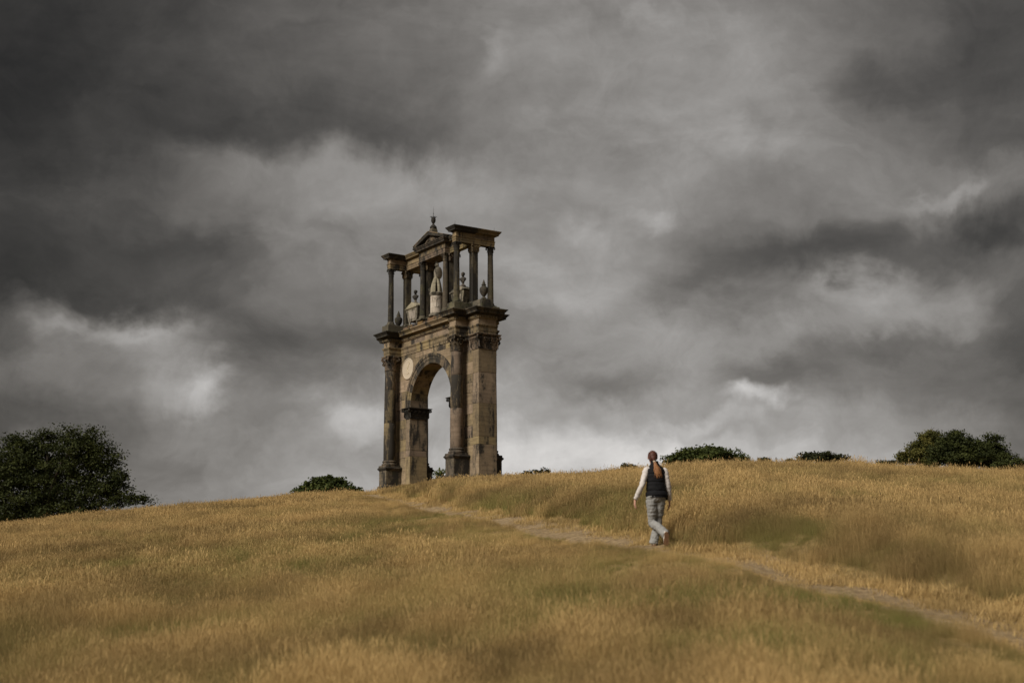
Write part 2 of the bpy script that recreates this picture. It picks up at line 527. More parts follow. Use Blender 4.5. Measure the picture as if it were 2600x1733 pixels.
def axis(parts):
    out = []
    for a, b, st in parts:
        out += list(np.arange(a, b, st))
    return np.array(out + [parts[-1][1]])
gx = axis([(-2500, -300, 220), (-300, -120, 20), (-120, -50, 4), (-50, -14, 1.0), (-14, 14, .3), (14, 50, 1.0), (50, 120, 4), (120, 300, 20), (300, 2500, 220)])
gy = axis([(-2500, -200, 230), (-200, -20, 20), (-20, 4, 2), (4, 44, .3), (44, 120, .8), (120, 180, 4), (180, 400, 22), (400, 3200, 280)])
GX, GY = np.meshgrid(gx, gy)
GZ = height(GX, GY)
nv, nu = GX.shape
me = bpy.data.meshes.new('ground')
idx = np.arange(nv * nu).reshape(nv, nu)
quads = np.stack([idx[:-1, :-1], idx[:-1, 1:], idx[1:, 1:], idx[1:, :-1]], -1).reshape(-1, 4)
me.from_pydata(np.stack([GX, GY, GZ], -1).reshape(-1, 3).tolist(), [], quads.tolist())
me.update()
mg, N, B = new_mat('dry_turf')
pos = N.n('ShaderNodeNewGeometry').outputs['Position']
n1 = N.noise(pos, .35, 5, .6); n2 = N.noise(pos, 3.0, 6, .7)
c = N.mix(N.ramp(n1, .35, .65), (.30, .205, .088, 1), (.25, .18, .072, 1))
c = N.mix(N.ramp(n2, .3, .75), (.15, .105, .048, 1), c)
N.t.links.new(c, B.inputs['Base Color']); B.inputs['Roughness'].default_value = 1; B.inputs['Specular IOR Level'].default_value = .05
bmp = N.n('ShaderNodeBump', ins={'Strength': .8, 'Distance': .05, 'Height': n2}); N.t.links.new(bmp.outputs[0], B.inputs['Normal'])
tag(place('ground', me, mg, smooth='all'), 'long sloping hillside of dry straw coloured grass', kind='structure')

# trodden path
py_ = np.arange(-4, 92, .25)
rows = 9
pv, pf = [], []
for i, y in enumerate(py_):
    xc = float(np.interp(y, _py, _px)); w = float(path_w(y)) + .12 * (float(vnoise(np.array([y * .9]), np.array([3.0]))[0]) - .5)
    for j in range(rows):
        x = xc + w * (j / (rows - 1) * 2 - 1) / .985
        pv.append((x, y, 0))
pv = np.array(pv)
pv[:, 2] = height(pv[:, 0], pv[:, 1]) + np.tile([-.06, .012, .018, .02, .02, .02, .018, .012, -.06], len(py_))
for i in range(len(py_) - 1):
    for j in range(rows - 1):
        a = i * rows + j
        pf.append((a, a + 1, a + rows + 1, a + rows))
me = bpy.data.meshes.new('path'); me.from_pydata(pv.tolist(), [], pf); me.update()
mp, N, B = new_mat('trodden_earth')
pos = N.n('ShaderNodeNewGeometry').outputs['Position']
n1 = N.noise(pos, 1.2, 6, .65); n2 = N.noise(pos, 9.0, 6, .7)
c = N.mix(N.ramp(n1, .35, .65), (.37, .275, .155, 1), (.29, .212, .115, 1))
c = N.mix(N.ramp(n2, .35, .7), (.17, .12, .07, 1), c)
N.t.links.new(c, B.inputs['Base Color']); B.inputs['Roughness'].default_value = 1; B.inputs['Specular IOR Level'].default_value = .05
bmp = N.n('ShaderNodeBump', ins={'Strength': .9, 'Distance': .04, 'Height': n2}); N.t.links.new(bmp.outputs[0], B.inputs['Normal'])
tag(place('path', me, mp, smooth='all'), 'narrow trodden earth path climbing to the arch', kind='structure')

# ------------------------------------------------------------------ the arch  (u along the front, v depth, w up)
UC, VC = 4.56, 1.335            # column axes
BD, UO, UI = .693, 6.28, 2.782  # half depth, outer end, passage side
RI, RO, SPR = 2.782, 3.46, 5.64 # arch ring and springing
arch = empty('memorial_arch', (ARX, ARY, ARZ), -ARYAW)
tag(arch, 'tall soot-stained sandstone triumphal arch with columned upper storey and pediment, on the hilltop', 'arch')

def rect(u0, u1, v0, v1):
    return [(u0, v0), (u1, v0), (u1, v1), (u0, v1)]
def jit(a=.006):
    return random.uniform(-a, a)

# piers: upright slabs between binding courses
COURSE = [.22, 1.18, 2.15, 2.66, 3.55, 4.20, 4.89]
for s in (-1, 1):
    def R2(u0, u1, v0, v1):
        return rect(u0, u1, v0, v1) if s > 0 else rect(-u1, -u0, v0, v1)
    mb = MB(); mb.prism(R2(UI - .05, UO + .05, -BD - .05, BD + .05), -.5, .20, ch=.03); mb.build('plinth_course', M_PED, arch)
    # outer corner pilaster, big slabs
    lv = [.205, 2.15, 2.66, 4.85, 6.90, 8.50]
    for a, b in zip(lv, lv[1:]):
        mb = MB(); e = jit(.007); mb.prism(R2(5.54, UO + e, -BD - e, BD + e), a, b, ch=.020); mb.build('stone', M_PIER, arch)
    # passage pilaster
    lv = [.205, 2.20, 2.62, 4.885]
    for a, b in zip(lv, lv[1:]):
        mb = MB(); e = jit(.007); mb.prism(R2(UI - e, 3.36, -BD - e, BD + e), a, b, ch=.020); mb.build('stone', M_JAMB, arch)
    # wall between them up to the impost
    lv = [.205, 1.20, 2.15, 2.66, 3.46, 4.24, 4.885, 5.64]
    for i, (a, b) in enumerate(zip(lv, lv[1:])):
        cuts = [3.365, 5.535] if i % 2 else [3.365, random.uniform(4.2, 4.8), 5.535]
        if a > 4.8: cuts = [3.37, 5.535]
        for u0, u1 in zip(cuts, cuts[1:]):
            mb = MB(); e = jit(.008); mb.prism(R2(u0, u1, -.64 - e, .64 + e), a, b, ch=.016); mb.build('stone', M_WALL, arch)
    # wall beside the arch ring
    lv = [5.645, 6.30, 6.90, 7.70, 8.50]
    for a, b in zip(lv, lv[1:]):
        def inner(w): return math.sqrt(max(RO ** 2 - (w - SPR) ** 2, 0.0)) + .004
        ws = [a + (b - a) * t / 4 for t in range(5)]
        cut = random.choice([4.1, 4.5, 4.75])
        pol = [(cut - .003, a), (cut - .003, b)] + [(inner(w), w) for w in ws[::-1]]
        pols = [pol, [(cut + .003, a), (5.535, a), (5.535, b), (cut + .003, b)]]
        for pl in pols:
            if s < 0: pl = [(-p[0], p[1]) for p in pl][::-1]
            mb = MB(); e = jit(.006); mb.prism(pl, -.655 - e, .655 + e, 'y', ch=.014); mb.build('stone', M_WALL, arch)
    # course above the haunch
    a, b = 8.505, 9.10
    ws = [a + (b - a) * t / 6 for t in range(7)]
    for u0, u1 in ((None, 3.0), (3.006, 5.0), (5.006, UO)):
        if u0 is None:
            pol = [(u1, a), (u1, b), (.004, b)] + [(inner(w), w) for w in ws[::-1][1:]]
        else:
            pol = rect(u0, u1, a, b)
        if s < 0: pol = [(-p[0], p[1]) for p in pol][::-1]
        mb = MB(); e = jit(.006); mb.prism(pol, -.655 - e, .655 + e, 'y', ch=.008); mb.build('stone', M_WALL, arch)
for u0, u1 in ((-6.28, -4.2), (-4.2, -2.1), (-2.1, .1), (.1, 2.0), (2.0, 4.1), (4.1, 6.28)):
    mb = MB(); e = jit(.005); mb.prism(rect(u0 + .003, u1 - .003, 9.105, 9.478), -.655 - e, .655 + e, 'y', ch=.008); mb.build('stone', M_WALL, arch)

# arch ring: full depth voussoirs, moulded face proud of the wall
NVO = 17
for i in range(NVO):
    a0, a1 = math.pi * i / NVO + .0016, math.pi * (i + 1) / NVO - .0016
    aa = [a0 + (a1 - a0) * t / 3 for t in range(4)]
    pol = [(RI * math.cos(a), SPR + RI * math.sin(a)) for a in aa[::-1]]
    pol = pol + [((RO - .003) * math.cos(a), SPR + (RO - .003) * math.sin(a)) for a in aa]
    mb = MB(); mb.prism(pol[::-1], -.668, .668, 'y', ch=.008)
    vo = mb.build('voussoir', M_WALL, arch)
    # three stepped bands of the archivolt on both faces
    for fside in (-1, 1):
      mb = MB()
      for r0, r1, t in ((RI + .005, RI + .25, .020), (RI + .25, RI + .50, .045), (RI + .50, RO + .01, .085)):
        pl = [(r0 * math.cos(a), SPR + r0 * math.sin(a)) for a in aa[::-1]] + [(r1 * math.cos(a), SPR + r1 * math.sin(a)) for a in aa]
        pl = pl[::-1]
        if fside < 0: mb.prism(pl, -.66 - t, -.66, 'y')
        else: mb.prism(pl, .66, .66 + t, 'y')
      mb.build('archivolt_band', M_VOUS, vo)

# carved leaves and capitals
def leaf(mb, p, o, w, h, out, lean=0.0):
    """acanthus leaf: root p, outward 2D direction o"""
    ox, oy = o
    tx, ty = -oy, ox
    rows_ = [(0, 0, .9), (.28, .02, 1.0), (.55, .10, .95), (.78, .34, .8), (.93, .72, .62), (.96, 1.0, .35), (.84, 1.08, .12)]
    vs = []
    for i, (sz, so, sw) in enumerate(rows_):
        for q in (-1, -.45, 0, .45, 1):
            ruff = .035 * ((i % 2) * 2 - 1) * (abs(q) > .9) * w * 4
            d_ = out * so + lean * sz + (.03 * w * 4) * (1 - abs(q)) + ruff * .3
            vs.append((p[0] + ox * d_ + tx * q * w / 2 * sw, p[1] + oy * d_ + ty * q * w / 2 * sw, p[2] + h * sz))
    fs = []
    for i in range(len(rows_) - 1):
        for j in range(4):
            a = i * 5 + j
            fs.append((a, a + 1, a + 6, a + 5))
    mb.add(vs, fs)
def volute(mb, p, o, r, t):
    """scroll in the vertical plane of direction o"""
    ox, oy = o
    pts, rad = [], []
    for i in range(22):
        a = math.pi * .5 + i / 21 * math.pi * 3.6
        rr = r * (1 - .8 * i / 21)
        pts.append((p[0] - ox * rr * math.cos(a), p[1] - oy * rr * math.cos(a), p[2] + rr * math.sin(a)))
        rad.append((t, t * .55))
    mb.loft(pts, rad, side=(-oy, ox, 0), seg=6)

def round_capital(rb, rt, h, seg=24):
    mb = MB()
    mb.lathe([(rb * 1.0, -.07 * h), (rb * 1.12, -.06 * h), (rb * 1.12, 0), (rb * .98, .01 * h), (rb, .5 * h), (rt * .9, .82 * h), (rt * .98, .88 * h)], seg)
    for i in range(8):
        a = 2 * math.pi * i / 8
        o = (math.cos(a), math.sin(a))
        leaf(mb, (o[0] * rb, o[1] * rb, 0), o, rb * .80, h * .42, rb * .42)
        a += math.pi / 8
        o = (math.cos(a), math.sin(a))
        leaf(mb, (o[0] * rb * .97, o[1] * rb * .97, h * .04), o, rb * .72, h * .70, rb * .50, rb * .08)
    for i in range(4):
        a = math.pi / 4 + i * math.pi / 2
        o = (math.cos(a), math.sin(a))
        leaf(mb, (o[0] * rb * .98, o[1] * rb * .98, h * .35), o, rb * .6, h * .5, rb * .42, rb * .25)
        volute(mb, (o[0] * rt * 1.20, o[1] * rt * 1.20, h * .76), o, h * .13, rb * .14)
        a2 = i * math.pi / 2
        o2 = (math.cos(a2), math.sin(a2))
        volute(mb, (o2[0] * rt * .88 - o2[1] * rt * .2, o2[1] * rt * .88 + o2[0] * rt * .2, h * .78), (-o2[1], o2[0]), h * .07, rb * .09)
        mb.ball((o2[0] * rt * 1.0, o2[1] * rt * 1.0, h * .93), rb * .16, 8, 6)
    pol = []
    for i in range(4):
        a = math.pi / 4 + i * math.pi / 2
        for t, r in ((-.06, 1.42), (.06, 1.42), (.25, 1.18), (.45, 1.06), (.78, 1.0), (1.12, 1.06), (1.32, 1.18)):
            pol.append((rt * r * math.cos(a + t), rt * r * math.sin(a + t)))
    mb.prism(inset(pol, rt * .07), h * .88, h * .93); mb.prism(pol, h * .93, h)
    return mb
def square_capital(a, b, h, over=.26, n_a=3, n_b=4):
    """capital round a rectangular pier of half sizes a (u) and b (v)"""
    mb = MB()
    fl = [1, 1, 1, 1]
    mb.sweep(rect(-a, a, -b, b), fl, [(.0, -.06 * h), (.05, -.05 * h), (.05, -.005), (.01, 0), (.015, .5 * h), (over * .45, .82 * h), (over * .55, .88 * h)])
    for row, (z0, hh, ou) in enumerate(((0, .42, .10), (.05, .70, .15))):
        for sd in range(4):
            L, D, n = (a, b, n_a) if sd % 2 == 0 else (b, a, n_b)
            o = [(0, -1), (1, 0), (0, 1), (-1, 0)][sd]
            cnt = n + (1 if row else 0)
            for i in range(cnt):
                t = (i + .5) / n * 2 - 1 if row == 0 else (i / n * 2 - 1)
                p = (t * L, o[1] * D) if sd % 2 == 0 else (o[0] * D, t * L)
                leaf(mb, (p[0] + o[0] * .01, p[1] + o[1] * .01, z0 * h), o, 2 * L / n * .96, hh * h, ou * over / .26, .02)
    for sx in (-1, 1):
        for sy in (-1, 1):
            o = (sx * .7071, sy * .7071)
            leaf(mb, (sx * a, sy * b, .3 * h), o, .2, h * .55, over * .5, over * .35)
            volute(mb, (sx * (a + over * .62), sy * (b + over * .62), h * .74), o, h * .13, .05)
    for sd in range(4):
        L, D, n = (a, b, n_a) if sd % 2 == 0 else (b, a, n_b)
        o = [(0, -1), (1, 0), (0, 1), (-1, 0)][sd]
        for i in range(n * 2):
            t = (i + .5) / (n * 2) * 2 - 1
            p = (t * L, o[1] * (D + over * .5)) if sd % 2 == 0 else (o[0] * (D + over * .5), t * L)
            volute(mb, (p[0], p[1], h * .72), (-o[1], o[0]), h * .085, .04)
            mb.ball((p[0] * 1.0, p[1] * 1.0, h * .56), (.04, .04, .05), 6, 4)
    mb.sweep(rect(-a, a, -b, b), fl, [(over * .75, .88 * h), (over * .9, .91 * h), (over, .94 * h), (over, h), (0, h)])
    return mb

# column orders: lower columns on pedestals
m_lcap = round_capital(.375, .47, .98).mesh('capital')
m_base = MB(); m_base.box((0, 0, .06), (1.12, 1.12, .12))
m_base.lathe([(.53, .12), (.56, .16), (.56, .22), (.53, .25), (.49, .27), (.47, .31), (.49, .34), (.51, .36), (.515, .40), (.49, .44), (.455, .46), (.44, .48)], 32)
m_base = m_base.mesh('base')
RAD = [(0, .435), (.25, .432), (.5, .418), (.75, .400), (1, .378)]
for su in (1, -1):
    for sv in (-1, 1):
        col_ = empty('column', (su * UC, sv * VC, 0), 0, arch)
        # pedestal belongs to the arch
        ped = empty('pedestal', (su * UC, sv * (BD + 1.87) / 2, 0), 0, arch)
        hv_ = (1.87 - BD) / 2
        mb = MB(); mb.sweep(rect(-.52, .52, -hv_, hv_), [1, 1, 1, 1], [(.10, -.5), (.10, .16), (.07, .20), (.03, .23), (0, .25), (0, 1.25)])
        mb.build('dado', M_PED, ped)
        mb = MB(); mb.sweep(rect(-.52, .52, -hv_, hv_), [1, 1, 1, 1], [(.0, 1.253), (.02, 1.30), (.05, 1.34), (.09, 1.38), (.105, 1.42), (.105, 1.46), (.05, 1.50), (.05, 1.518), (0, 1.52)])
        mb.build('pedestal_cap', M_CRUST, ped)
        place('base', m_base, M_CRUST, col_, (0, 0, 1.523), True)
        seams = sorted(random.uniform(4.6, 5.5) for _ in range(1)) + [6.9 + random.uniform(-.4, .3)]
        lv = [2.003] + seams + [8.43]
        for a, b in zip(lv, lv[1:]):
            pr = []
            for i in range(5):
                w = a + (b - a) * i / 4
                t = (w - 2.0) / 6.43
                r = np.interp(t, [q[0] for q in RAD], [q[1] for q in RAD])
                pr.append((float(r) - (.008 if i in (0, 4) else 0), w + (0.002 if i == 0 else -.002 if i == 4 else 0)))
            pr.insert(1, (pr[0][0] + .008, pr[0][1] + .012)); pr.insert(-1, (pr[-1][0] + .008, pr[-1][1] - .012))
            mb = MB(); mb.lathe(pr, 40); mb.build('shaft_drum', M_SHAFT, col_, smooth=True)
        place('capital', m_lcap, M_CAP, col_, (0, 0, 8.50), True)
# capitals of the corner pilasters and of the passage
m_acap = square_capital(.37, BD, .97, .25, 2, 4).mesh('pilaster_capital')
m_icap = square_capital(.29, BD, .74, .27, 2, 4).mesh('impost_capital')
for s in (-1, 1):
    place('pilaster_capital', m_acap, M_CAP, arch, (s * 5.91, 0, 8.505), True)
    place('impost_capital', m_icap, M_BLACK, arch, (s * 3.07, 0, 4.895), True)

# lower entablature: broken forward over the columns
RV, RH = 1.663, .40
def end_plan(cut, s):
    p = [(cut, -BD), (UC - RH, -BD), (UC - RH, -RV), (UC + RH, -RV), (UC + RH, -BD), (UO, -BD),
         (UO, BD), (UC + RH, BD), (UC + RH, RV), (UC - RH, RV), (UC - RH, BD), (cut, BD)]
    fl = [1] * 11 + [0]
    if s < 0:
        p = [(-a, b) for a, b in p][::-1]
        fl = fl[:11][::-1] + [0]
    return p, fl
ARCHI = [(0, 9.482), (0, 9.68), (.025, 9.685), (.025, 9.92), (.055, 9.96), (.10, 10.04), (.10, 10.10), (.02, 10.112)]
FRIEZE = [(0, 10.116), (0, 10.47)]
BED = [(.0, 10.474), (.03, 10.49), (.06, 10.52), (.06, 10.735)]
CORN = [(.08, 10.738), (.12, 10.79), (.16, 10.81), (.40, 10.835), (.42, 10.85), (.42, 10.95), (.45, 10.97), (.49, 11.03), (.55, 11.09), (.585, 11.11), (.585, 11.165), (.5, 11.19), (-.1, 11.26)]
for s in (-1, 1):
    p, fl = end_plan(3.85, s)
    for nm, pr, mt in (('architrave_block', ARCHI, M_WALL), ('frieze_block', FRIEZE, M_WALL), ('bed_moulding', BED, M_WALL), ('cornice_block', CORN, M_CRUST)):
        mb = MB(); mb.sweep(p, fl, pr); mb.build(nm, mt, arch)
cuts = [-3.847, -1.9, .15, 2.0, 3.847]
for u0, u1 in zip(cuts, cuts[1:]):
    for nm, pr in (('architrave_block', ARCHI), ('bed_moulding', BED), ('cornice_block', CORN)):
        mb = MB(); mb.sweep(rect(u0 + .003, u1 - .003, -BD, BD), [1, 0, 1, 0], pr); mb.build(nm, M_WALL, arch)
cuts = [-3.847, -2.7, -.8, .9, 2.6, 3.847]
for u0, u1 in zip(cuts, cuts[1:]):
    mb = MB(); mb.sweep(rect(u0 + .003, u1 - .003, -BD - jit(), BD + jit()), [1, 0, 1, 0], FRIEZE); mb.build('frieze_block', M_WALL, arch)
# dentils
mb = MB()
def dent_run(p, q):
    L = math.hypot(q[0] - p[0], q[1] - p[1]); n = int(L / .125)
    dx, dy = (q[0] - p[0]) / L, (q[1] - p[1]) / L
    nx, ny = dy, -dx
    for i in range(n):
        t = (i + .5) * L / n
        c_ = (p[0] + dx * t + nx * .10, p[1] + dy * t + ny * .10)
        su_, sv_ = (.072, .10) if abs(dx) > .5 else (.10, .072)
        mb.box((c_[0], c_[1], 10.64), (su_, sv_, .15))
full = [(-UO, -BD), (-UC - RH, -BD), (-UC - RH, -RV), (-UC + RH, -RV), (-UC + RH, -BD), (UC - RH, -BD), (UC - RH, -RV), (UC + RH, -RV), (UC + RH, -BD), (UO, -BD)]
full = full + [(-a, -b) for a, b in full]
for i in range(len(full)):
    dent_run(full[i], full[(i + 1) % len(full)])
tag(mb.build('dentil_band', M_WALL, arch), kind='stuff')

# roundel in the spandrel
for s in (-1,):
    mb = MB()
    seg = 48
    def ring(r, t): return [(r * math.cos(2 * math.pi * i / seg), r * math.sin(2 * math.pi * i / seg), t) for i in range(seg)]
    prof = [(.77, 0), (.77, -.05), (.74, -.075), (.70, -.07), (.68, -.045), (.0005, -.05)]
    vs = []
    for r, t in prof:
        for i in range(seg):
            a = 2 * math.pi * i / seg
            vs.append((r * math.cos(a), t, r * math.sin(a)))
    fs = [(q * seg + i, q * seg + (i + 1) % seg, (q + 1) * seg + (i + 1) % seg, (q + 1) * seg + i) for q in range(len(prof) - 1) for i in range(seg)]
    mb.add(vs, fs)
    md = mb.build('medallion', M_MEDAL, arch, (s * 3.14, -.662, 8.47), True)
    mb = MB()   # low relief: curling figure on a wavy ground
    mb.loft([(-.18, -.05, -.42), (-.05, -.055, -.33), (.08, -.055, -.36), (.22, -.055, -.30), (.34, -.05, -.36)], [.012, .02, .018, .02, .01], (0, 1, 0), 8)
    mb.loft([(.02, -.05, -.20), (-.06, -.058, -.05), (.04, -.06, .10), (.10, -.058, .22), (.0, -.052, .30)], [.02, .03, .034, .03, .014], (0, 1, 0), 8)
    mb.loft([(.05, -.05, .20), (.20, -.055, .33), (.26, -.055, .44), (.14, -.053, .50), (.06, -.05, .46)], [.018, .022, .018, .016, .01], (0, 1, 0), 8)
    mb.build('relief', M_MEDAL, md, smooth=True)

# upper storey -------------------------------------------------------------
DK = 11.20
mb = MB(); mb.prism(rect(-6.1, 6.1, -.62, .62), 11.15, 11.36, ch=.02); mb.build('blocking_course', M_PLINTH, arch)
for s in (-1, 1):
    mb = MB(); mb.prism(rect(s * UC - .46, s * UC + .46, -1.80, 1.80), 11.16, 11.74, ch=.02); mb.build('stylobate', M_PLINTH, arch)
    u0, u1 = sorted((s * 5.03, s * 6.30))
    mb = MB(); mb.prism(rect(u0, u1, -.42, .42), 11.16, 11.86, ch=.02); mb.build('urn_plinth', M_PLINTH, arch)
# rough blocks along the deck
u = -4.05
while u < 4.0:
    L = random.uniform(.5, 1.0)
    if u + L > 4.05: L = 4.05 - u
    mb = MB(); mb.prism(rect(u + .006, u + L - .006, -.60 - jit(.03), .60 + jit(.03)), 11.345, random.uniform(11.56, 11.78), ch=.04)
    mb.build('deck_stone', M_RUST, arch)
    u += L
m_ucap = round_capital(.175, .235, .53, 18).mesh('capital')
m_ubase = MB(); m_ubase.box((0, 0, .045), (.60, .60, .09)); m_ubase.lathe([(.28, .09), (.295, .12), (.28, .16), (.25, .18), (.26, .21), (.255, .25), (.225, .28)], 24)
m_ubase = m_ubase.mesh('base')
def fluted(r0, r1, h):
    mb = MB(); seg = 72; rings_ = [(0, r0 * 1.06), (.012, r0), (.5, (r0 + r1) / 2 + .004), (.99, r1), (1, r1 * 1.05)]
    vs = []
    for t, r in rings_:
        for i in range(seg):
            a = 2 * math.pi * i / seg
            rr = r * (1 - .05 * (i % 3 == 1))
            vs.append((rr * math.cos(a), rr * math.sin(a), t * h))
    fs = [tuple(range(seg))[::-1], tuple(range(seg * 4, seg * 5))]
    for q in range(4):
        for i in range(seg):
            j = (i + 1) % seg
            fs.append((q * seg + i, q * seg + j, (q + 1) * seg + j, (q + 1) * seg + i))
    mb.add(vs, fs); return mb
m_ushaft = fluted(.212, .180, 3.36).mesh('shaft')
m_pcap = square_capital(.215, .215, .53, .10, 2, 2).mesh('capital')
def upper_column(u, v, foot):
    c_ = empty('upper_column', (u, v, 0), 0, arch)
    place('base', m_ubase, M_PLINTH, c_, (0, 0, foot), True)
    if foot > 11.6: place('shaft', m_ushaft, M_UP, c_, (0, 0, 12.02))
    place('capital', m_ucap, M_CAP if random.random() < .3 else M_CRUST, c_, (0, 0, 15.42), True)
    return c_
for s in (1, -1):
    for v in (-1, 1):
        upper_column(s * UC, v * 1.35, 11.742)
        c_ = upper_column(s * 1.57, v * .42, 11.742)
    for uu, hw in ((s * UC, .215), (s * 1.57, .19)):
        pr_ = empty('pier', (uu, 0, 0), 0, arch)
        mb = MB(); mb.sweep(rect(-hw, hw, -hw, hw), [1] * 4, [(.10, 11.35), (.10, 11.86), (.07, 11.92), (.02, 11.97), (.0, 12.0)]); mb.build('base', M_PLINTH, pr_)
        for a, b in ((12.003, 13.9), (13.903, 15.41)):
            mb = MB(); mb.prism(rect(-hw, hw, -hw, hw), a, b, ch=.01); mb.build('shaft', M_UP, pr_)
        place('capital', m_pcap, M_CAP, pr_, (0, 0, 15.42), True)
# upper entablature: end beams running front to back, cross beam and pedimented middle
UA = [(0, 15.955), (0, 16.10), (.015, 16.105), (.015, 16.24), (.05, 16.29), (.05, 16.32), (.0, 16.33)]
UF = [(0, 16.333), (0, 16.62)]
UCN = [(.02, 16.623), (.06, 16.67), (.10, 16.69), (.22, 16.71), (.235, 16.80), (.27, 16.83), (.32, 16.91), (.36, 16.95), (.36, 17.0), (.28, 17.03), (0, 17.06)]
EH, EV, CH_, CV, SB = .228, 1.55, 1.79, .61, .21
for s in (-1, 1):
    u0, u1 = s * UC - EH, s * UC + EH
    ins_, outs = (u0, u1) if s > 0 else (u1, u0)
    halves = [rect(u0, u1, -EV, -.02), rect(u0, u1, -.014, EV)]
    for i, pl in enumerate(halves):
        fl = [1, 1, 0, 1] if i == 0 else [0, 1, 1, 1]
        for nm, pr, mt in (('architrave_block', UA, M_UPENT), ('frieze_block', UF, M_UPENT), ('cornice_block', UCN, M_CRUST if i == 0 else M_UPENT)):
            mb = MB(); mb.sweep(pl, fl, pr); mb.build(nm, mt, arch)
    # cross beam over the side bay
    a, b = sorted((s * CH_, ins_))
    for nm, pr, mt in (('architrave_block', UA, M_UPENT), ('frieze_block', UF, M_UPENT), ('cornice_block', UCN, M_UPENT)):
        mb = MB(); mb.sweep(rect(a + .003, b - .003, -SB, SB), [1, 0, 1, 0], pr); mb.build(nm, mt, arch)
for nm, pr, mt in (('architrave_block', UA, M_UPENT), ('frieze_block', UF, M_UPENT), ('cornice_block', UCN[:-2] + [(.30, 17.02), (0, 17.03)], M_CRUST)):
    mb = MB(); mb.sweep(rect(-CH_, CH_, -CV, CV), [1] * 4, pr); mb.build(nm, mt, arch)
# pediment
PH, PW, PV = .66, CH_ + .34, CV + .34
mb = MB()
mb.prism([(-PW + .2, 17.03), (PW - .2, 17.03), (0, 17.03 + PH * (PW - .2) / PW)], -CV - .02, CV + .02, 'y'); mb.build('tympanum', M_CRUST, arch)
for s in (-1, 1):
    th = .22
    pol = [(s * PW, 17.01), (s * PW, 17.01 + .12), (0, 17.01 + PH + .12), (0, 17.01 + PH - .12), (s * (PW - .3), 17.03)]
    if s > 0: pol = pol
    else: pol = pol[::-1]
    sh = sum(pol[i][0] * pol[(i + 1) % 5][1] - pol[(i + 1) % 5][0] * pol[i][1] for i in range(5))
    if sh < 0: pol = pol[::-1]
    for v0, v1 in ((-PV, -CV + .0), (CV, PV)):
        mb = MB(); mb.prism(pol, v0, v1, 'y', ch=.025); rk = mb.build('raking_cornice', M_CRUST, arch)
    # roof slabs
    for i in range(3):
        f0, f1 = i / 3, (i + 1) / 3
        q = [(s * PW * (1 - f0), 17.13 + PH * f0), (s * PW * (1 - f1), 17.13 + PH * f1)]
        pol2 = [q[0], q[1], (q[1][0], q[1][1] + .05), (q[0][0], q[0][1] + .05)]
        sh = sum(pol2[i_][0] * pol2[(i_ + 1) % 4][1] - pol2[(i_ + 1) % 4][0] * pol2[i_][1] for i_ in range(4))
        if sh < 0: pol2 = pol2[::-1]
        mb = MB(); mb.prism(pol2, -PV - .015, PV + .015, 'y'); mb.build('roof_slab', M_UPENT, arch)
for v in (-1,):
    mb = MB()
    mb.ball((0, -CV - .04, 17.32), (.34, .09, .24)); mb.loft([(-.9, -CV - .03, 17.12), (-.5, -CV - .05, 17.24), (-.2, -CV - .06, 17.34)], [.05, .10, .08]); mb.loft([(.9, -CV - .03, 17.12), (.5, -CV - .05, 17.22), (.2, -CV - .06, 17.34)], [.05, .09, .08])
    mb.ball((.05, -CV - .06, 17.52), (.12, .08, .13))
    mb.build('tympanum_relief', M_UPENT, arch, smooth=True)
# finial
fin = empty('finial', (0, -.50, -.27), 0, arch)
mb = MB(); mb.sweep(rect(-.20, .20, -.20, .20), [1] * 4, [(.03, 17.75), (.02, 18.2), (-.02, 18.36)]); mb.build('finial_plinth', M_PLINTH, fin)
mb = MB(); mb.lathe([(.17, 18.36), (.24, 18.38), (.25, 18.46), (.20, 18.52), (.13, 18.60), (.07, 18.66), (.06, 18.70), (.10, 18.76), (.155, 18.86), (.165, 18.98), (.15, 19.08), (.13, 19.14), (.0, 19.14)], 20); mb.build('vase', M_BLACK, fin, smooth=True)
mb = MB()
for i in range(10):
    a = 2 * math.pi * i / 10
    leaf(mb, (.12 * math.cos(a), .12 * math.sin(a), 19.0), (math.cos(a), math.sin(a)), .09, .22, .13)
mb.build('leaf_crown', M_BLACK, fin, smooth=True)
mb = MB(); mb.lathe([(.018, 19.1), (.016, 19.4), (.03, 19.44), (.012, 19.5), (.004, 19.95)], 8); mb.build('spike', M_IRON, fin, smooth=True)
for u, v in ((4.75, -1.6), (4.75, 1.55)):
    mb = MB(); mb.lathe([(.012, 17.0), (.010, 17.2), (.004, 17.36)], 6); mb.build('lightning_rod', M_IRON, arch, (u, v, 0))

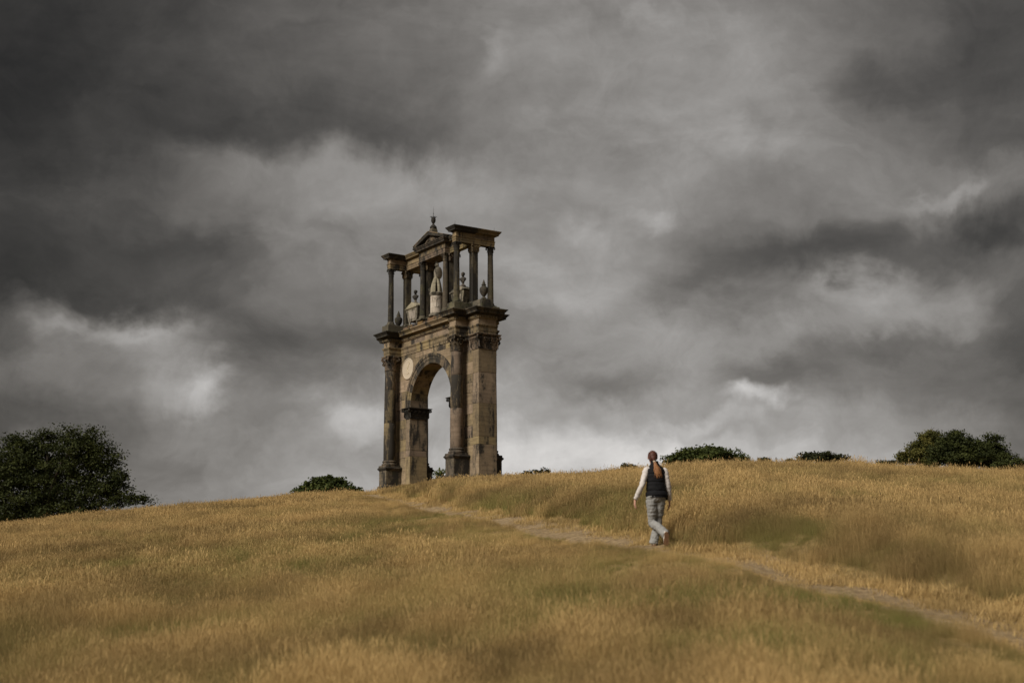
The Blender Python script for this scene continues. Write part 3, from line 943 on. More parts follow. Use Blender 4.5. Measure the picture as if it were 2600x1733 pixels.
# things standing in the upper storey: placed from arch coordinates
MAT_A = Matrix.Translation((ARX, ARY, ARZ)) @ Matrix.Rotation(-ARYAW, 4, 'Z')
def thing(name, u, v, w):
    o = empty(name, MAT_A @ Vector((u, v, w)), -ARYAW)
    return o
URN = [(.17, 0), (.17, .06), (.10, .10), (.075, .15), (.11, .20), (.19, .30), (.265, .45), (.29, .60), (.28, .72), (.22, .80), (.15, .86), (.13, .92), (.16, .95), (.16, .98), (.10, 1.02), (.10, 1.10), (.06, 1.18), (.04, 1.26), (.0, 1.34)]
for s, lb in ((1, 'stone urn with pointed lid beside the rear column at the near end'), (-1, 'stone urn with pointed lid beside the far front column')):
    o = thing('stone_urn', s * 5.84, 0, 11.862)
    tag(o, lb, 'urn', 'lidded urns on the arch')
    mb = MB(); mb.box((0, 0, .04), (.42, .42, .08)); mb.build('foot_slab', M_URN, o)
    mb = MB(); mb.lathe([(r, z + .08) for r, z in URN[:11]], 24); mb.build('bowl', M_URN, o, smooth=True)
    mb = MB(); mb.lathe([(r, z + .082) for r, z in URN[10:]], 24); mb.build('lid', M_URN, o, smooth=True)

def bust(u, v, w, lb, turn):
    o = thing('portrait_bust', u, v, w)
    tag(o, lb, 'bust', 'marble busts on the sarcophagi')
    o.rotation_euler.z += turn
    mb = MB(); mb.lathe([(.19, 0), (.19, .08), (.13, .12), (.08, .17), (.07, .24), (.10, .28), (.06, .30)], 18); mb.build('socle', M_BUST, o, smooth=True)
    mb = MB()
    mb.loft([(0, 0, .26), (0, -.02, .34), (0, -.03, .45), (0, -.02, .55), (0, 0, .62), (0, 0, .67), (0, -.01, .72)],
            [(.06, .05), (.13, .10), (.22, .13), (.27, .125), (.20, .10), (.085, .08), (.075, .075)], (1, 0, 0), 18)
    mb.ball((0, -.03, .86), (.115, .14, .165), 16, 12)
    mb.ball((0, .04, .90), (.12, .12, .13), 14, 10)
    mb.loft([(0, -.16, .90), (0, -.185, .85), (0, -.165, .83)], [.015, .022, .012], (1, 0, 0), 8)
    mb.ball((0, -.13, .775), (.05, .04, .03), 8, 6)
    mb.build('head_and_shoulders', M_BUST, o, smooth='all')
    return o
def sarcophagus(u, lb):
    o = thing('sarcophagus', u, 0, 11.78)
    tag(o, lb, 'sarcophagus', 'pedimented sarcophagi on the arch')
    hv_ = .42
    def tap(w, a0, a1, z0, z1):
        return [(-a0, z0), (a0, z0), (a1, z1), (-a1, z1)]
    mb = MB()
    for k_ in range(1):
        mb.add([(-.58, -.36, .20), (.58, -.36, .20), (.58, .36, .20), (-.58, .36, .20), (-.86, -hv_, 1.08), (.86, -hv_, 1.08), (.86, hv_, 1.08), (-.86, hv_, 1.08)],
               [(3, 2, 1, 0), (4, 5, 6, 7), (0, 1, 5, 4), (1, 2, 6, 5), (2, 3, 7, 6), (3, 0, 4, 7)])
    mb.build('chest', M_STATUE, o)
    for sv in (-1, 1):
        mb = MB()
        v0 = -.385 * 1.0
        pl = [(-.34, .38), (.34, .38), (.46, .92), (-.46, .92)]
        q = [(a, sv * (.36 + (b - .20) / .88 * .06 + .012), b) for a, b in pl]
        q2 = [(a, sv * (.36 + (b - .20) / .88 * .06 - .02), b) for a, b in pl]
        f_ = [(0, 1, 2, 3), (7, 6, 5, 4), (0, 4, 5, 1), (1, 5, 6, 2), (2, 6, 7, 3), (3, 7, 4, 0)]
        mb.add(q + q2, f_ if sv < 0 else [t[::-1] for t in f_])
        mb.build('panel', M_MARBLE, o)
    mb = MB(); mb.sweep(rect(-.86, .86, -hv_, hv_), [1] * 4, [(-.02, 1.082), (.03, 1.12), (.07, 1.15), (.07, 1.20), (0, 1.21)])
    mb.prism([(-.92, 1.205), (.92, 1.205), (0, 1.58)], -hv_ - .06, hv_ + .06, 'y', ch=.02); mb.build('lid', M_STATUE, o)
    for su_ in (-1, 1):
        for sv in (-1, 1):
            mb = MB(); mb.loft([(su_ * .50, sv * .28, -.02), (su_ * .52, sv * .30, .08), (su_ * .50, sv * .28, .16), (su_ * .52, sv * .28, .23)], [(.08, .08), (.06, .06), (.09, .08), (.10, .08)]); mb.build('lion_foot', M_STATUE, o, smooth=True)
    return o
sarcophagus(-3.12, 'gabled marble sarcophagus in the far bay, left of the central trophy')
sarcophagus(3.12, 'gabled marble sarcophagus in the near bay, right of the central trophy')
bust(-3.25, -.05, 13.30, 'dark marble bust on the far sarcophagus, left of the central trophy', R(30))
bust(3.20, 0, 13.30, 'dark marble bust on the near sarcophagus, right of the central trophy', R(30))

# central naval trophy on its drum
o = thing('trophy_monument', 0, -.20, 11.75)
tag(o, 'pale marble trophy of armour and shield on an anchor-carved drum under the pediment', 'sculpture')
mb = MB(); mb.lathe([(.56, 0), (.56, .10), (.50, .16), (.47, .20), (.455, .24)], 36); mb.build('drum_base', M_STATUE, o, smooth=True)
mb = MB(); mb.lathe([(.445, .242), (.445, 1.44)], 40); dr = mb.build('drum', M_MARBLE, o, smooth=True)
mb = MB(); mb.lathe([(.45, 1.442), (.50, 1.50), (.50, 1.54), (.54, 1.58), (.55, 1.66), (.48, 1.70)], 36); mb.build('drum_cornice', M_STATUE, o, smooth=True)
ca = math.atan2(-.51, .86)   # the side with the anchor
def onc(t, z, r=.452):
    return (r * math.cos(ca + t), r * math.sin(ca + t), z)
mb = MB()
M_INC = plain('carved_shadow_line', (.10, .085, .065), .9, .1)
mb.loft([onc(-.02, 1.12), onc(-.02, .62)], [.013, .013], (0, 0, 1) if False else (1, 0, 0), 6)
mb.loft([onc(-.62, 1.34), onc(-.34, 1.22), onc(-.02, 1.12), onc(.30, 1.24), onc(.62, 1.36)], [.012] * 5, (0, 0, 1), 6)
mb.loft([onc(-.36, .66), onc(-.22, .60), onc(0, .58), onc(.22, .62), onc(.36, .69)], [.014] * 5, (0, 0, 1), 6)
mb.loft([onc(-.70, 1.36), onc(-.72, 1.02)], [.010] * 2, (1, 0, 0), 6)
mb.build('anchor_carving', M_INC, dr)
mb = MB()   # flags and drapery hanging round the stake
for a, L, t in ((ca - 1.0, .42, .17), (ca - .55, .36, .13), (ca + .55, .36, .13), (ca + 1.0, .30, .16), (ca + 2.2, .34, .18), (ca - 2.2, .34, .18), (ca + 3.1, .3, .16)):
    dx, dy = math.cos(a), math.sin(a)
    mb.loft([(dx * L, dy * L, 1.68), (dx * L * .92, dy * L * .92, 1.95), (dx * L * .72, dy * L * .72, 2.3), (dx * L * .45, dy * L * .45, 2.62), (dx * .08, dy * .08, 2.85)],
            [(t, .08), (t * 1.0, .09), (t * .85, .10), (t * .8, .10), (.10, .10)], (-dy, dx, 0), 12)
mb.build('drapery', M_STATUE, o, smooth=True)
mb = MB()
mb.loft([(0, 0, 2.55), (0, 0, 2.75), (0, 0, 3.0), (0, 0, 3.25), (0, 0, 3.42), (0, 0, 3.52)], [(.19, .16), (.17, .15), (.21, .18), (.25, .19), (.17, .14), (.08, .08)], (1, 0, 0), 18)
for q in range(9):
    a = 2 * math.pi * q / 9
    mb.loft([(.17 * math.cos(a), .15 * math.sin(a), 2.66), (.24 * math.cos(a), .21 * math.sin(a), 2.48)], [(.05, .02), (.04, .015)], (-math.sin(a), math.cos(a), 0), 8)
mb.build('cuirass', M_STATUE, o, smooth=True)
mb = MB(); mb.ball((0, 0, 3.70), (.135, .15, .17), 16, 12); mb.loft([(-.0, .12, 3.66), (-.0, .10, 3.84), (0, -.04, 3.93), (0, -.12, 3.86)], [(.03, .04), (.03, .05), (.03, .05), (.02, .03)], (1, 0, 0), 8); mb.build('helmet', M_STATUE, o, smooth=True)
# oval shield leaning on the right of the armour
sx, sy = math.cos(ca + .75), math.sin(ca + .75)
mb = MB(); mb.ball((0, 0, 0), (.30, .09, .43), 28, 14)
sh_ = mb.build('shield', M_STATUE, o, (sx * .22, sy * .22, 3.12), 'all', ca + .75 + math.pi / 2)
mb = MB(); mb.loft([(.30 * math.cos(t), -.0, .43 * math.sin(t)) for t in [i / 24 * 2 * math.pi for i in range(25)]], [.025] * 25, (0, 1, 0), 6); mb.build('rim', M_STATUE, sh_, smooth=True)
mb = MB()   # ship's beak on the left
lx, ly = math.cos(ca - 1.35), math.sin(ca - 1.35)
mb.loft([(lx * .30, ly * .30, 1.72), (lx * .48, ly * .48, 1.80), (lx * .54, ly * .54, 1.95), (lx * .46, ly * .46, 2.05)], [(.12, .10), (.09, .10), (.06, .06), (.03, .03)], (-ly, lx, 0), 10)
mb.build('ship_beak', M_STATUE, o, smooth=True)

# ------------------------------------------------------------------ trees and bushes
L_DARK = leaf_mat('leaf_dark', (.022, .028, .010), (.060, .068, .019))
L_MID = leaf_mat('leaf_mid', (.030, .042, .013), (.085, .098, .025))
L_YEL = leaf_mat('leaf_yellowing', (.048, .052, .015), (.125, .112, .028))
L_DULL = leaf_mat('leaf_dull', (.022, .026, .012), (.055, .058, .024))

def crown_mesh(name, lobes, n, size, clump, seed, flat=.5, droop=0.0, ragged=.25):
    """leaf clumps through the volume of the lobes (cx,cy,cz,rx,ry,rz), uneven edge"""
    r = np.random.default_rng(seed)
    lob = np.array(lobes, float)
    wgt = lob[:, 3] * lob[:, 5]; wgt = wgt / wgt.sum()
    nc = max(8, n // 55)
    li = r.choice(len(lob), nc, p=wgt)
    d = r.normal(size=(nc, 3)); d /= np.linalg.norm(d, axis=1)[:, None]
    rad = r.uniform(.10, 1.0, nc) ** .5 * (1 + ragged * np.clip(r.normal(size=nc), -1.6, 1.6) * .42)
    cc = lob[li, :3] + d * rad[:, None] * lob[li, 3:]
    ctint = np.clip(r.normal(.42, .28, nc), 0, 1)
    csz = r.uniform(.55, 1.25, nc)
    k_ = r.integers(0, nc, n)
    off = np.clip(r.normal(size=(n, 3)), -1.7, 1.7) * (clump * csz[k_])[:, None] * np.array([1, 1, flat])
    p = cc[k_] + off
    p[:, 2] -= droop * np.linalg.norm(off[:, :2], axis=1)
    t1 = r.normal(size=(n, 3)); t1[:, 2] *= .6; t1 /= np.linalg.norm(t1, axis=1)[:, None]
    nn = r.normal(size=(n, 3)) * .6 + np.array([0, 0, .8]) + d[k_] * .5
    t2 = np.cross(nn, t1); t2 /= np.linalg.norm(t2, axis=1)[:, None]
    s = size * r.uniform(.6, 1.3, n)[:, None]
    v = np.stack([p - t1 * s * .5, p + t2 * s * .30 + t1 * s * .05, p + t1 * s * .5, p - t2 * s * .30 + t1 * s * .05], 1).reshape(-1, 3)
    f = np.arange(4 * n).reshape(n, 4)
    m = bpy.data.meshes.new(name)
    m.vertices.add(4 * n); m.vertices.foreach_set('co', v.ravel())
    m.loops.add(4 * n); m.loops.foreach_set('vertex_index', f.ravel())
    m.polygons.add(n); m.polygons.foreach_set('loop_start', np.arange(0, 4 * n, 4)); m.polygons.foreach_set('loop_total', np.full(n, 4))
    m.update(calc_edges=True)
    a = m.attributes.new('tint', 'FLOAT', 'FACE')
    a.data.foreach_set('value', np.clip(ctint[k_] + r.normal(0, .08, n), 0, 1))
    return m, cc

def tree(name, label, cat, Y, px_lobes, n, size, clump, mat, seed, trunk_r=.3, group=None, flat=.55, stems=1, ragged=.25, depth=.9, droop=0.0):
    """lobes given as the photograph shows them: (x, y, rx, ry) in its pixels, at distance Y"""
    lobes = []
    sc = Y / 3600.0
    for l in px_lobes:
        x, y, z = at(l[0], l[1], Y + (l[4] if len(l) > 4 else 0))
        lobes.append((x, y, z, l[2] * sc, max(l[2], l[3]) * sc * depth, l[3] * sc))
    bx = sum(l[0] * l[3] for l in lobes) / sum(l[3] for l in lobes)
    gz = hz(bx, Y)
    lobes = [(l[0] - bx, l[1] - Y, l[2] - gz, l[3], l[4], l[5]) for l in lobes]
    o = empty(name, (bx, Y, gz))
    tag(o, label, cat, group)
    m, cc = crown_mesh('crown', lobes, n, size, clump, seed, flat, droop, ragged)
    place('crown', m, mat, o)
    rr = random.Random(seed)
    for q in range(stems):
        mb = MB()
        top = max(l[2] + l[5] * .3 for l in lobes)
        low = min(l[2] for l in lobes)
        fx, fy = (rr.uniform(-.5, .5) * (stems > 1) * lobes[0][3], rr.uniform(-.3, .3) * (stems > 1))
        hgt = max(.6, low * .9 + .3)
        mb.loft([(fx, fy, -.4), (fx, fy, .0), (fx * .9, fy, hgt * .5), (fx * .8, fy, hgt), (fx * .6, 0, top * .8)], [trunk_r * 1.35, trunk_r * 1.1, trunk_r * .85, trunk_r * .7, trunk_r * .25], (1, 0, 0), 10)
        sel = rr.sample(range(len(cc)), min(len(cc), 26))
        for i in sel:
            e = Vector(cc[i]); st = Vector((fx * .8, fy, min(hgt * rr.uniform(.6, 1.25), max(e.z - .2, .4))))
            mid = st.lerp(e, .5) + Vector((0, 0, .12 * (e - st).length))
            mb.loft([st, mid, e], [trunk_r * .38, trunk_r * .22, trunk_r * .06], (1, 0, .1), 6)
        mb.build('trunk' if stems == 1 else 'stem', M_BARK, o, smooth=True)
    return o

# big tree at the left edge
tree('broadleaf_tree', 'large dark round-crowned tree at the left edge behind the slope', 'tree', 112,
     [(200, 1165, 80, 80), (258, 1225, 58, 62), (115, 1180, 90, 75), (30, 1195, 90, 85), (-70, 1210, 110, 95), (170, 1260, 110, 60), (60, 1275, 130, 50), (262, 1275, 56, 28), (352, 1270, 30, 11), (330, 1268, 24, 14), (232, 1150, 46, 48), (215, 1105, 34, 26), (165, 1105, 26, 24), (120, 1118, 26, 26), (35, 1115, 30, 24), (80, 1135, 50, 40), (85, 1190, 70, 60), (40, 1312, 130, 26), (190, 1298, 90, 24), (-70, 1320, 120, 26), (285, 1170, 30, 34), (300, 1215, 30, 34), (310, 1255, 34, 26)],
     84000, .20, .38, L_DARK, 11, .42, ragged=.5, depth=.75)
# domed tree below the crest
tree('domed_tree', 'low domed tree top rising behind the slope just left of the arch', 'tree', 150,
     [(832, 1232, 52, 22), (868, 1243, 36, 17), (795, 1246, 34, 16), (765, 1255, 30, 11), (845, 1220, 22, 10), (900, 1252, 22, 12), (820, 1255, 90, 16)],
     15000, .36, .40, L_MID, 12, .35, ragged=.08, flat=.5)
# seen through the arch
tree('sapling', 'young thin-leaved tree seen through the arch opening', 'tree', 112,
     [(1118, 1210, 12, 16), (1112, 1220, 14, 12), (1126, 1222, 12, 12)], 900, .22, .22, L_MID, 13, .06, ragged=.5)
tree('green_bush', 'small bright green bush at the foot of the arch opening', 'bush', 108,
     [(1128, 1224, 26, 10), (1105, 1228, 14, 6), (1150, 1228, 14, 7)], 2600, .20, .20, leaf_mat('leaf_fresh', (.045, .055, .012), (.10, .105, .022)), 14, .04, stems=2)
# hawthorn scrub on the right-hand skyline
tree('hawthorn_bush', 'spiky hawthorn bush on the skyline just right of the walking person', 'bush', 78,
     [(1790, 1158, 62, 20), (1745, 1162, 42, 16), (1838, 1160, 40, 17), (1706, 1170, 26, 10), (1876, 1167, 24, 9), (1800, 1148, 30, 12)],
     12000, .16, .20, L_MID, 15, .06, stems=3, ragged=.45)
tree('low_scrub', 'low dark scrub on the skyline midway to the right-hand trees', 'bush', 78,
     [(2080, 1160, 48, 12), (2050, 1164, 30, 10), (2125, 1165, 38, 10)], 4600, .15, .17, L_DULL, 16, .04, stems=2, ragged=.3)
tree('low_scrub', 'tiny scrub tuft on the skyline above the grass left of the person', 'bush', 82,
     [(1592, 1185, 24, 6), (1615, 1186, 16, 5)], 900, .14, .12, L_DULL, 17, .03)
tree('low_scrub', 'tiny scrub tuft on the skyline between arch and person', 'bush', 88,
     [(1370, 1197, 30, 6), (1338, 1200, 18, 5)], 1000, .14, .12, L_DULL, 18, .03)
tree('low_scrub', 'tiny scrub tuft on the skyline just left of the right-hand trees', 'bush', 80,
     [(2240, 1174, 26, 6), (2265, 1175, 14, 5)], 900, .14, .12, L_DULL, 19, .03)
tree('low_scrub', 'tiny scrub tuft on the skyline right of the hawthorn bush', 'bush', 78,
     [(1942, 1167, 18, 6), (2005, 1169, 15, 6)], 800, .14, .12, L_DULL, 20, .03)
# trees at the right
tree('yellowing_tree', 'yellow-green rounded tree, leftmost of the group at the right', 'tree', 128,
     [(2352, 1122, 30, 22), (2338, 1142, 36, 24), (2366, 1108, 20, 14), (2312, 1158, 24, 16), (2294, 1164, 14, 18), (2360, 1168, 50, 20), (2385, 1135, 24, 26)], 17000, .20, .32, L_YEL, 21, .18, group='trees at the right', ragged=.2)
tree('dark_tree', 'dark leafy tree in the middle of the group at the right', 'tree', 124,
     [(2425, 1130, 44, 30), (2398, 1148, 40, 28), (2460, 1140, 44, 28), (2430, 1165, 66, 24), (2428, 1106, 18, 12), (2475, 1160, 50, 24)], 24000, .20, .32, L_DARK, 22, .2, group='trees at the right', ragged=.25)
tree('dark_tree', 'dark open-topped tree, rightmost of the group at the right', 'tree', 126,
     [(2510, 1138, 36, 24), (2535, 1150, 28, 18), (2486, 1148, 36, 26), (2520, 1168, 56, 20), (2522, 1112, 24, 8), (2545, 1170, 40, 16)], 16000, .20, .30, L_DARK, 23, .2, group='trees at the right', ragged=.42)
tree('hedge', 'low dark hedge at the right edge beyond the trees', 'hedge', 120,
     [(2575, 1178, 34, 14), (2620, 1180, 34, 14), (2660, 1182, 34, 14), (2545, 1182, 24, 10)], 5200, .22, .25, L_DARK, 24, .06, stems=3, ragged=.15)

# ------------------------------------------------------------------ the walking person
PX, PY = pix_ray(1667, 1300)[0] * 25.7, 25.7
PZ = hz(PX, PY) + .02
print('person feet', PX, PY, PZ - EYE, 'wanted', pix_ray(1667, 1390)[1] * PY)
person = empty('person', (PX, PY, PZ), R(4))
tag(person, 'person with red ponytail in black padded vest and grey jeans walking up the path', 'person')
M_SKIN = plain('skin', (.42, .23, .165), .55, .35, .06, 30)
M_HAIR = plain('auburn_hair', (.060, .019, .011), .6, .3, .5, 70)
M_TAIL = plain('copper_hair', (.25, .115, .045), .55, .3, .6, 70)
M_VEST = plain('black_quilt', (.0065, .0065, .0075), .8, .15, .2, 25)
M_SHIRT = plain('white_knit', (.50, .465, .44), .9, .15, .06, 25)
M_JEAN = plain('grey_denim', (.225, .222, .212), .92, .1, .10, 12)
M_SHOE = plain('white_shoe', (.62, .57, .50), .7, .3, .08, 20)
M_SOLE = plain('brown_sole', (.16, .085, .045), .85, .2, .2, 20)
M_TIE = plain('hair_tie', (.45, .38, .28), .7, .2)

# joints (x right, y away, z up)
HIP_L, HIP_R = Vector((-.085, 0, .90)), Vector((.085, .02, .90))
# left leg trails behind, knee bent, foot swinging across; right leg carries the weight ahead
KN_L, AN_L = Vector((-.070, .10, .455)), Vector((.115, -.20, .205))
KN_R, AN_R = Vector((.055, .16, .47)), Vector((-.035, .14, .085))
SH_L, EL_L, WR_L = Vector((-.165, .0, 1.365)), Vector((-.265, -.06, 1.075)), Vector((-.365, .06, .845))
SH_R, EL_R, WR_R = Vector((.170, .0, 1.345)), Vector((.228, .02, 1.075)), Vector((.262, .12, .83))

def limb(mb, pts, rad, sub=4, side=(1, 0, 0), seg=16):
    P, Q = [], []
    for i in range(len(pts) - 1):
        for j in range(sub):
            t = j / sub
            P.append(Vector(pts[i]).lerp(Vector(pts[i + 1]), t))
            a, b = rad[i], rad[i + 1]
            a = a if isinstance(a, tuple) else (a, a); b = b if isinstance(b, tuple) else (b, b)
            Q.append((a[0] + (b[0] - a[0]) * t, a[1] + (b[1] - a[1]) * t))
    P.append(Vector(pts[-1])); r = rad[-1]; Q.append(r if isinstance(r, tuple) else (r, r))
    for _ in range(2):
        P2 = P[:]
        for i in range(1, len(P) - 1): P2[i] = P[i - 1] * .25 + P[i] * .5 + P[i + 1] * .25
        P = P2
    mb.loft(P, Q, side, seg)

def hand(mb, wr, d, side_out, palm_in, scale=1.0):
    """palm, four fingers of unequal length and a thumb; d = pointing direction, palm_in = way the fingers curl"""
    d = Vector(d).normalized(); c = Vector(palm_in); c = (c - d * c.dot(d)).normalized()
    s = d.cross(c).normalized()
    if s.dot(Vector(side_out)) < 0: s = -s          # towards the thumb
    limb(mb, [wr - d * .02, wr + d * .02, wr + d * .055, wr + d * .088], [(.024, .019), (.034, .017), (.040, .016), (.038, .013)], 3, s, 12)
    for i, (o, L) in enumerate(((.030, .072), (.010, .080), (-.010, .075), (-.029, .058))):
        b = wr + d * .082 + s * o
        p1 = b + d * L * .42 + c * .008
        p2 = p1 + (d * .85 + c * .52).normalized() * L * .32
        p3 = p2 + (d * .45 + c * .9).normalized() * L * .28
        limb(mb, [b - d * .015, b, p1, p2, p3], [.0095, .0095, .009, .0083, .0068], 2, s, 8)
    b = wr + d * .030 + s * .030
    p1 = b + (d * .65 + s * .75).normalized() * .034
    p2 = p1 + (d * .92 + s * .30 + c * .25).normalized() * .030
    p3 = p2 + (d * .95 + c * .35).normalized() * .024
    limb(mb, [b - s * .012, b, p1, p2, p3], [.0125, .0125, .011, .0098, .0075], 2, d, 8)

mb = MB()
HC = Vector((-.042, .03, 1.595))
mb.ball(HC + Vector((0, -.005, .018)), (.076, .094, .098), 20, 14)          # skull
limb(mb, [HC + Vector((0, .02, .03)), HC + Vector((0, .035, -.04)), HC + Vector((0, .055, -.105))], [(.070, .080), (.062, .066), (.036, .040)], 4)   # face to chin
mb.loft([HC + Vector((0, .10, .025)), HC + Vector((0, .124, -.012)), HC + Vector((0, .108, -.03))], [.008, .014, .010], (1, 0, 0), 8)     # nose
for sx in (-1, 1):
    mb.loft([HC + Vector((sx * .072, .01, .02)), HC + Vector((sx * .086, .0, .0)), HC + Vector((sx * .078, .008, -.032))], [(.010, .018), (.010, .022), (.008, .010)], (1, 0, 0), 8)   # ears
    mb.ball(HC + Vector((sx * .030, .092, .012)), (.014, .008, .008), 8, 6)
mb.loft([HC + Vector((-.024, .098, -.058)), HC + Vector((0, .106, -.058)), HC + Vector((.024, .098, -.058))], [.005, .008, .005], (0, 0, 1), 8)   # mouth
limb(mb, [HC + Vector((0, .0, -.06)), Vector((-.03, .0, 1.47)), Vector((-.01, -.01, 1.41))], [(.052, .056), (.050, .055), (.075, .06)], 4)       # neck
limb(mb, [Vector((-.005, 0, 1.42)), Vector((0, 0, 1.36)), Vector((0, 0, 1.2)), Vector((0, .01, 1.05)), Vector((0, .01, .95)), Vector((0, .01, .86))], [(.10, .07), (.165, .085), (.145, .10), (.120, .09), (.150, .10), (.14, .10)], 4)
for a, b, c_ in ((SH_L, EL_L, WR_L), (SH_R, EL_R, WR_R)):
    limb(mb, [a + Vector((-a.x * .3, 0, .0)), a, a.lerp(b, .5), b, b.lerp(c_, .35), c_, c_ + (c_ - b).normalized() * .02], [.055, .050, .043, .036, .037, .024, .022], 4)
for a, b, c_ in ((HIP_L, KN_L, AN_L), (HIP_R, KN_R, AN_R)):
    limb(mb, [a, a.lerp(b, .4), b, b.lerp(c_, .35), c_], [.070, .060, .040, .042, .030], 4)
hand(mb, WR_L + (WR_L - EL_L).normalized() * .03, (-.06, .05, -1), (.5, 1, 0), (1, .1, 0))
hand(mb, WR_R + (WR_R - EL_R).normalized() * .03, (-.05, .02, -1), (-.5, 1, 0), (-1, .1, 0))
body = mb.build('body', M_SKIN, person, smooth='all')
rm = body.modifiers.new('Remesh', 'REMESH'); rm.mode = 'VOXEL'; rm.voxel_size = .0055; rm.use_smooth_shade = True
sm = body.modifiers.new('Smooth', 'SMOOTH'); sm.iterations = 2; sm.factor = .4

def wrinkle(o, amp, fx, fz, seed):
    m = o.data
    co = np.empty(len(m.vertices) * 3); m.vertices.foreach_get('co', co); co = co.reshape(-1, 3)
    return co

# jeans: both legs and seat in one garment
mb = MB()
def leg(hip, kn, an, flare):
    rr = random.Random(int(abs(hip.x * 1000)) + 5)
    pts = [hip + Vector((0, 0, .0)), hip.lerp(kn, .3), hip.lerp(kn, .65), kn + Vector((0, .01, .03)), kn - Vector((0, 0, .05)), kn.lerp(an, .45), kn.lerp(an, .8), an + (an - kn).normalized() * .035]
    rad = [(.098, .105), (.098, .105), (.086, .092), (.070, .076), (.070, .074), (.072, .076), (.078, .080), (.086, .088)]
    P, Q = [], []
    for i in range(len(pts) - 1):
        for j in range(5):
            t = j / 5
            p = pts[i].lerp(pts[i + 1], t)
            w = 1 + rr.uniform(-.045, .045)
            P.append(p + Vector((rr.uniform(-.004, .004), rr.uniform(-.006, .006), 0)))
            Q.append(((rad[i][0] * (1 - t) + rad[i + 1][0] * t) * w, (rad[i][1] * (1 - t) + rad[i + 1][1] * t) * w))
    P.append(pts[-1]); Q.append(rad[-1])
    mb.loft(P, Q, (1, 0, 0), 20)
leg(HIP_L, KN_L, AN_L, 1)
leg(HIP_R, KN_R, AN_R, 1)
limb(mb, [Vector((0, .0, .985)), Vector((0, -.005, .93)), Vector((0, -.008, .87)), Vector((0, .0, .80))], [(.150, .105), (.165, .118), (.168, .122), (.10, .08)], 4, (1, 0, 0), 24)
jeans = mb.build('jeans', M_JEAN, person, smooth='all')
rm = jeans.modifiers.new('Remesh', 'REMESH'); rm.mode = 'VOXEL'; rm.voxel_size = .008; rm.use_smooth_shade = True
sm = jeans.modifiers.new('Smooth', 'SMOOTH'); sm.iterations = 3; sm.factor = .5
tx = bpy.data.textures.new('folds', 'CLOUDS'); tx.noise_scale = .05; tx.noise_depth = 2
dp = jeans.modifiers.new('Folds', 'DISPLACE'); dp.texture = tx; dp.strength = .022; dp.mid_level = .5; dp.texture_coords = 'LOCAL'

# knitted sleeves
for nm, a, b, c_ in (('sleeve', SH_L, EL_L, WR_L), ('sleeve', SH_R, EL_R, WR_R)):
    mb = MB(); rr = random.Random(3)
    pts = [a + Vector((-a.x * .35, 0, .012)), a + Vector((0, 0, .005)), a.lerp(b, .35), a.lerp(b, .7), b, b.lerp(c_, .35), b.lerp(c_, .7), c_]
    rad = [.052, .060, .058, .054, .051, .051, .046, .040]
    P, Q = [], []
    for i in range(len(pts) - 1):
        for j in range(5):
            t = j / 5
            w = 1 + .05 * math.sin((i * 5 + j) * 1.9) + rr.uniform(-.03, .03)
            P.append(pts[i].lerp(pts[i + 1], t)); Q.append((rad[i] * (1 - t) + rad[i + 1] * t) * w)
    P.append(pts[-1]); Q.append(rad[-1] * .98)
    mb.loft(P, Q, (0, 1, 0), 18)
    slv = mb.build(nm, M_SHIRT, person, smooth='all')
    dpm = slv.modifiers.new('Folds', 'DISPLACE'); dpm.texture = tx; dpm.strength = .020; dpm.mid_level = .5; dpm.texture_coords = 'LOCAL'

# padded vest, quilted in bands, longer in front
mb = MB()
SEAMS = [.885, .985, 1.14, 1.29, 1.40]
prof = [(.862, .196, .140), (.885, .205, .150), (.93, .203, .150), (1.0, .184, .140), (1.08, .172, .132), (1.16, .170, .130), (1.25, .180, .128), (1.32, .190, .122), (1.37, .186, .108), (1.41, .150, .088), (1.45, .095, .074), (1.49, .074, .070), (1.53, .072, .070)]
zs = np.arange(.862, 1.531, .009)
seg = 40
vs, fs = [], []
for i, z in enumerate(zs):
    a = float(np.interp(z, [p[0] for p in prof], [p[1] for p in prof])); b = float(np.interp(z, [p[0] for p in prof], [p[2] for p in prof]))
    dq = min(abs(z - s) for s in SEAMS)
    puff = 1 - .085 * math.exp(-(dq / .013) ** 2)
    for q in range(seg):
        g = 2 * math.pi * q / seg
        x, y = a * puff * math.cos(g), b * puff * math.sin(g)
        sid = max(0.0, math.sin(g) * .35 + .45 * abs(math.cos(g)) ** 3 - .15)      # hem drops at the sides and front
        dz = -.10 * sid * max(0, 1 - (z - .862) / .12)
        xo = .018 * max(0, 1 - (z - .862) / .2) - .018 * max(0, (z - 1.40) / .13)
        vs.append((x + xo, y + .005, z + dz))
for i in range(len(zs) - 1):
    for q in range(seg):
        r2 = (q + 1) % seg
        fs.append((i * seg + q, i * seg + r2, (i + 1) * seg + r2, (i + 1) * seg + q))
mb.add(vs, fs)
vest = mb.build('vest', M_VEST, person, smooth='all')
sd = vest.modifiers.new('Thickness', 'SOLIDIFY'); sd.thickness = .014; sd.offset = -1
dp = vest.modifiers.new('Crease', 'DISPLACE'); dp.texture = tx; dp.strength = .014; dp.mid_level = .5; dp.texture_coords = 'LOCAL'

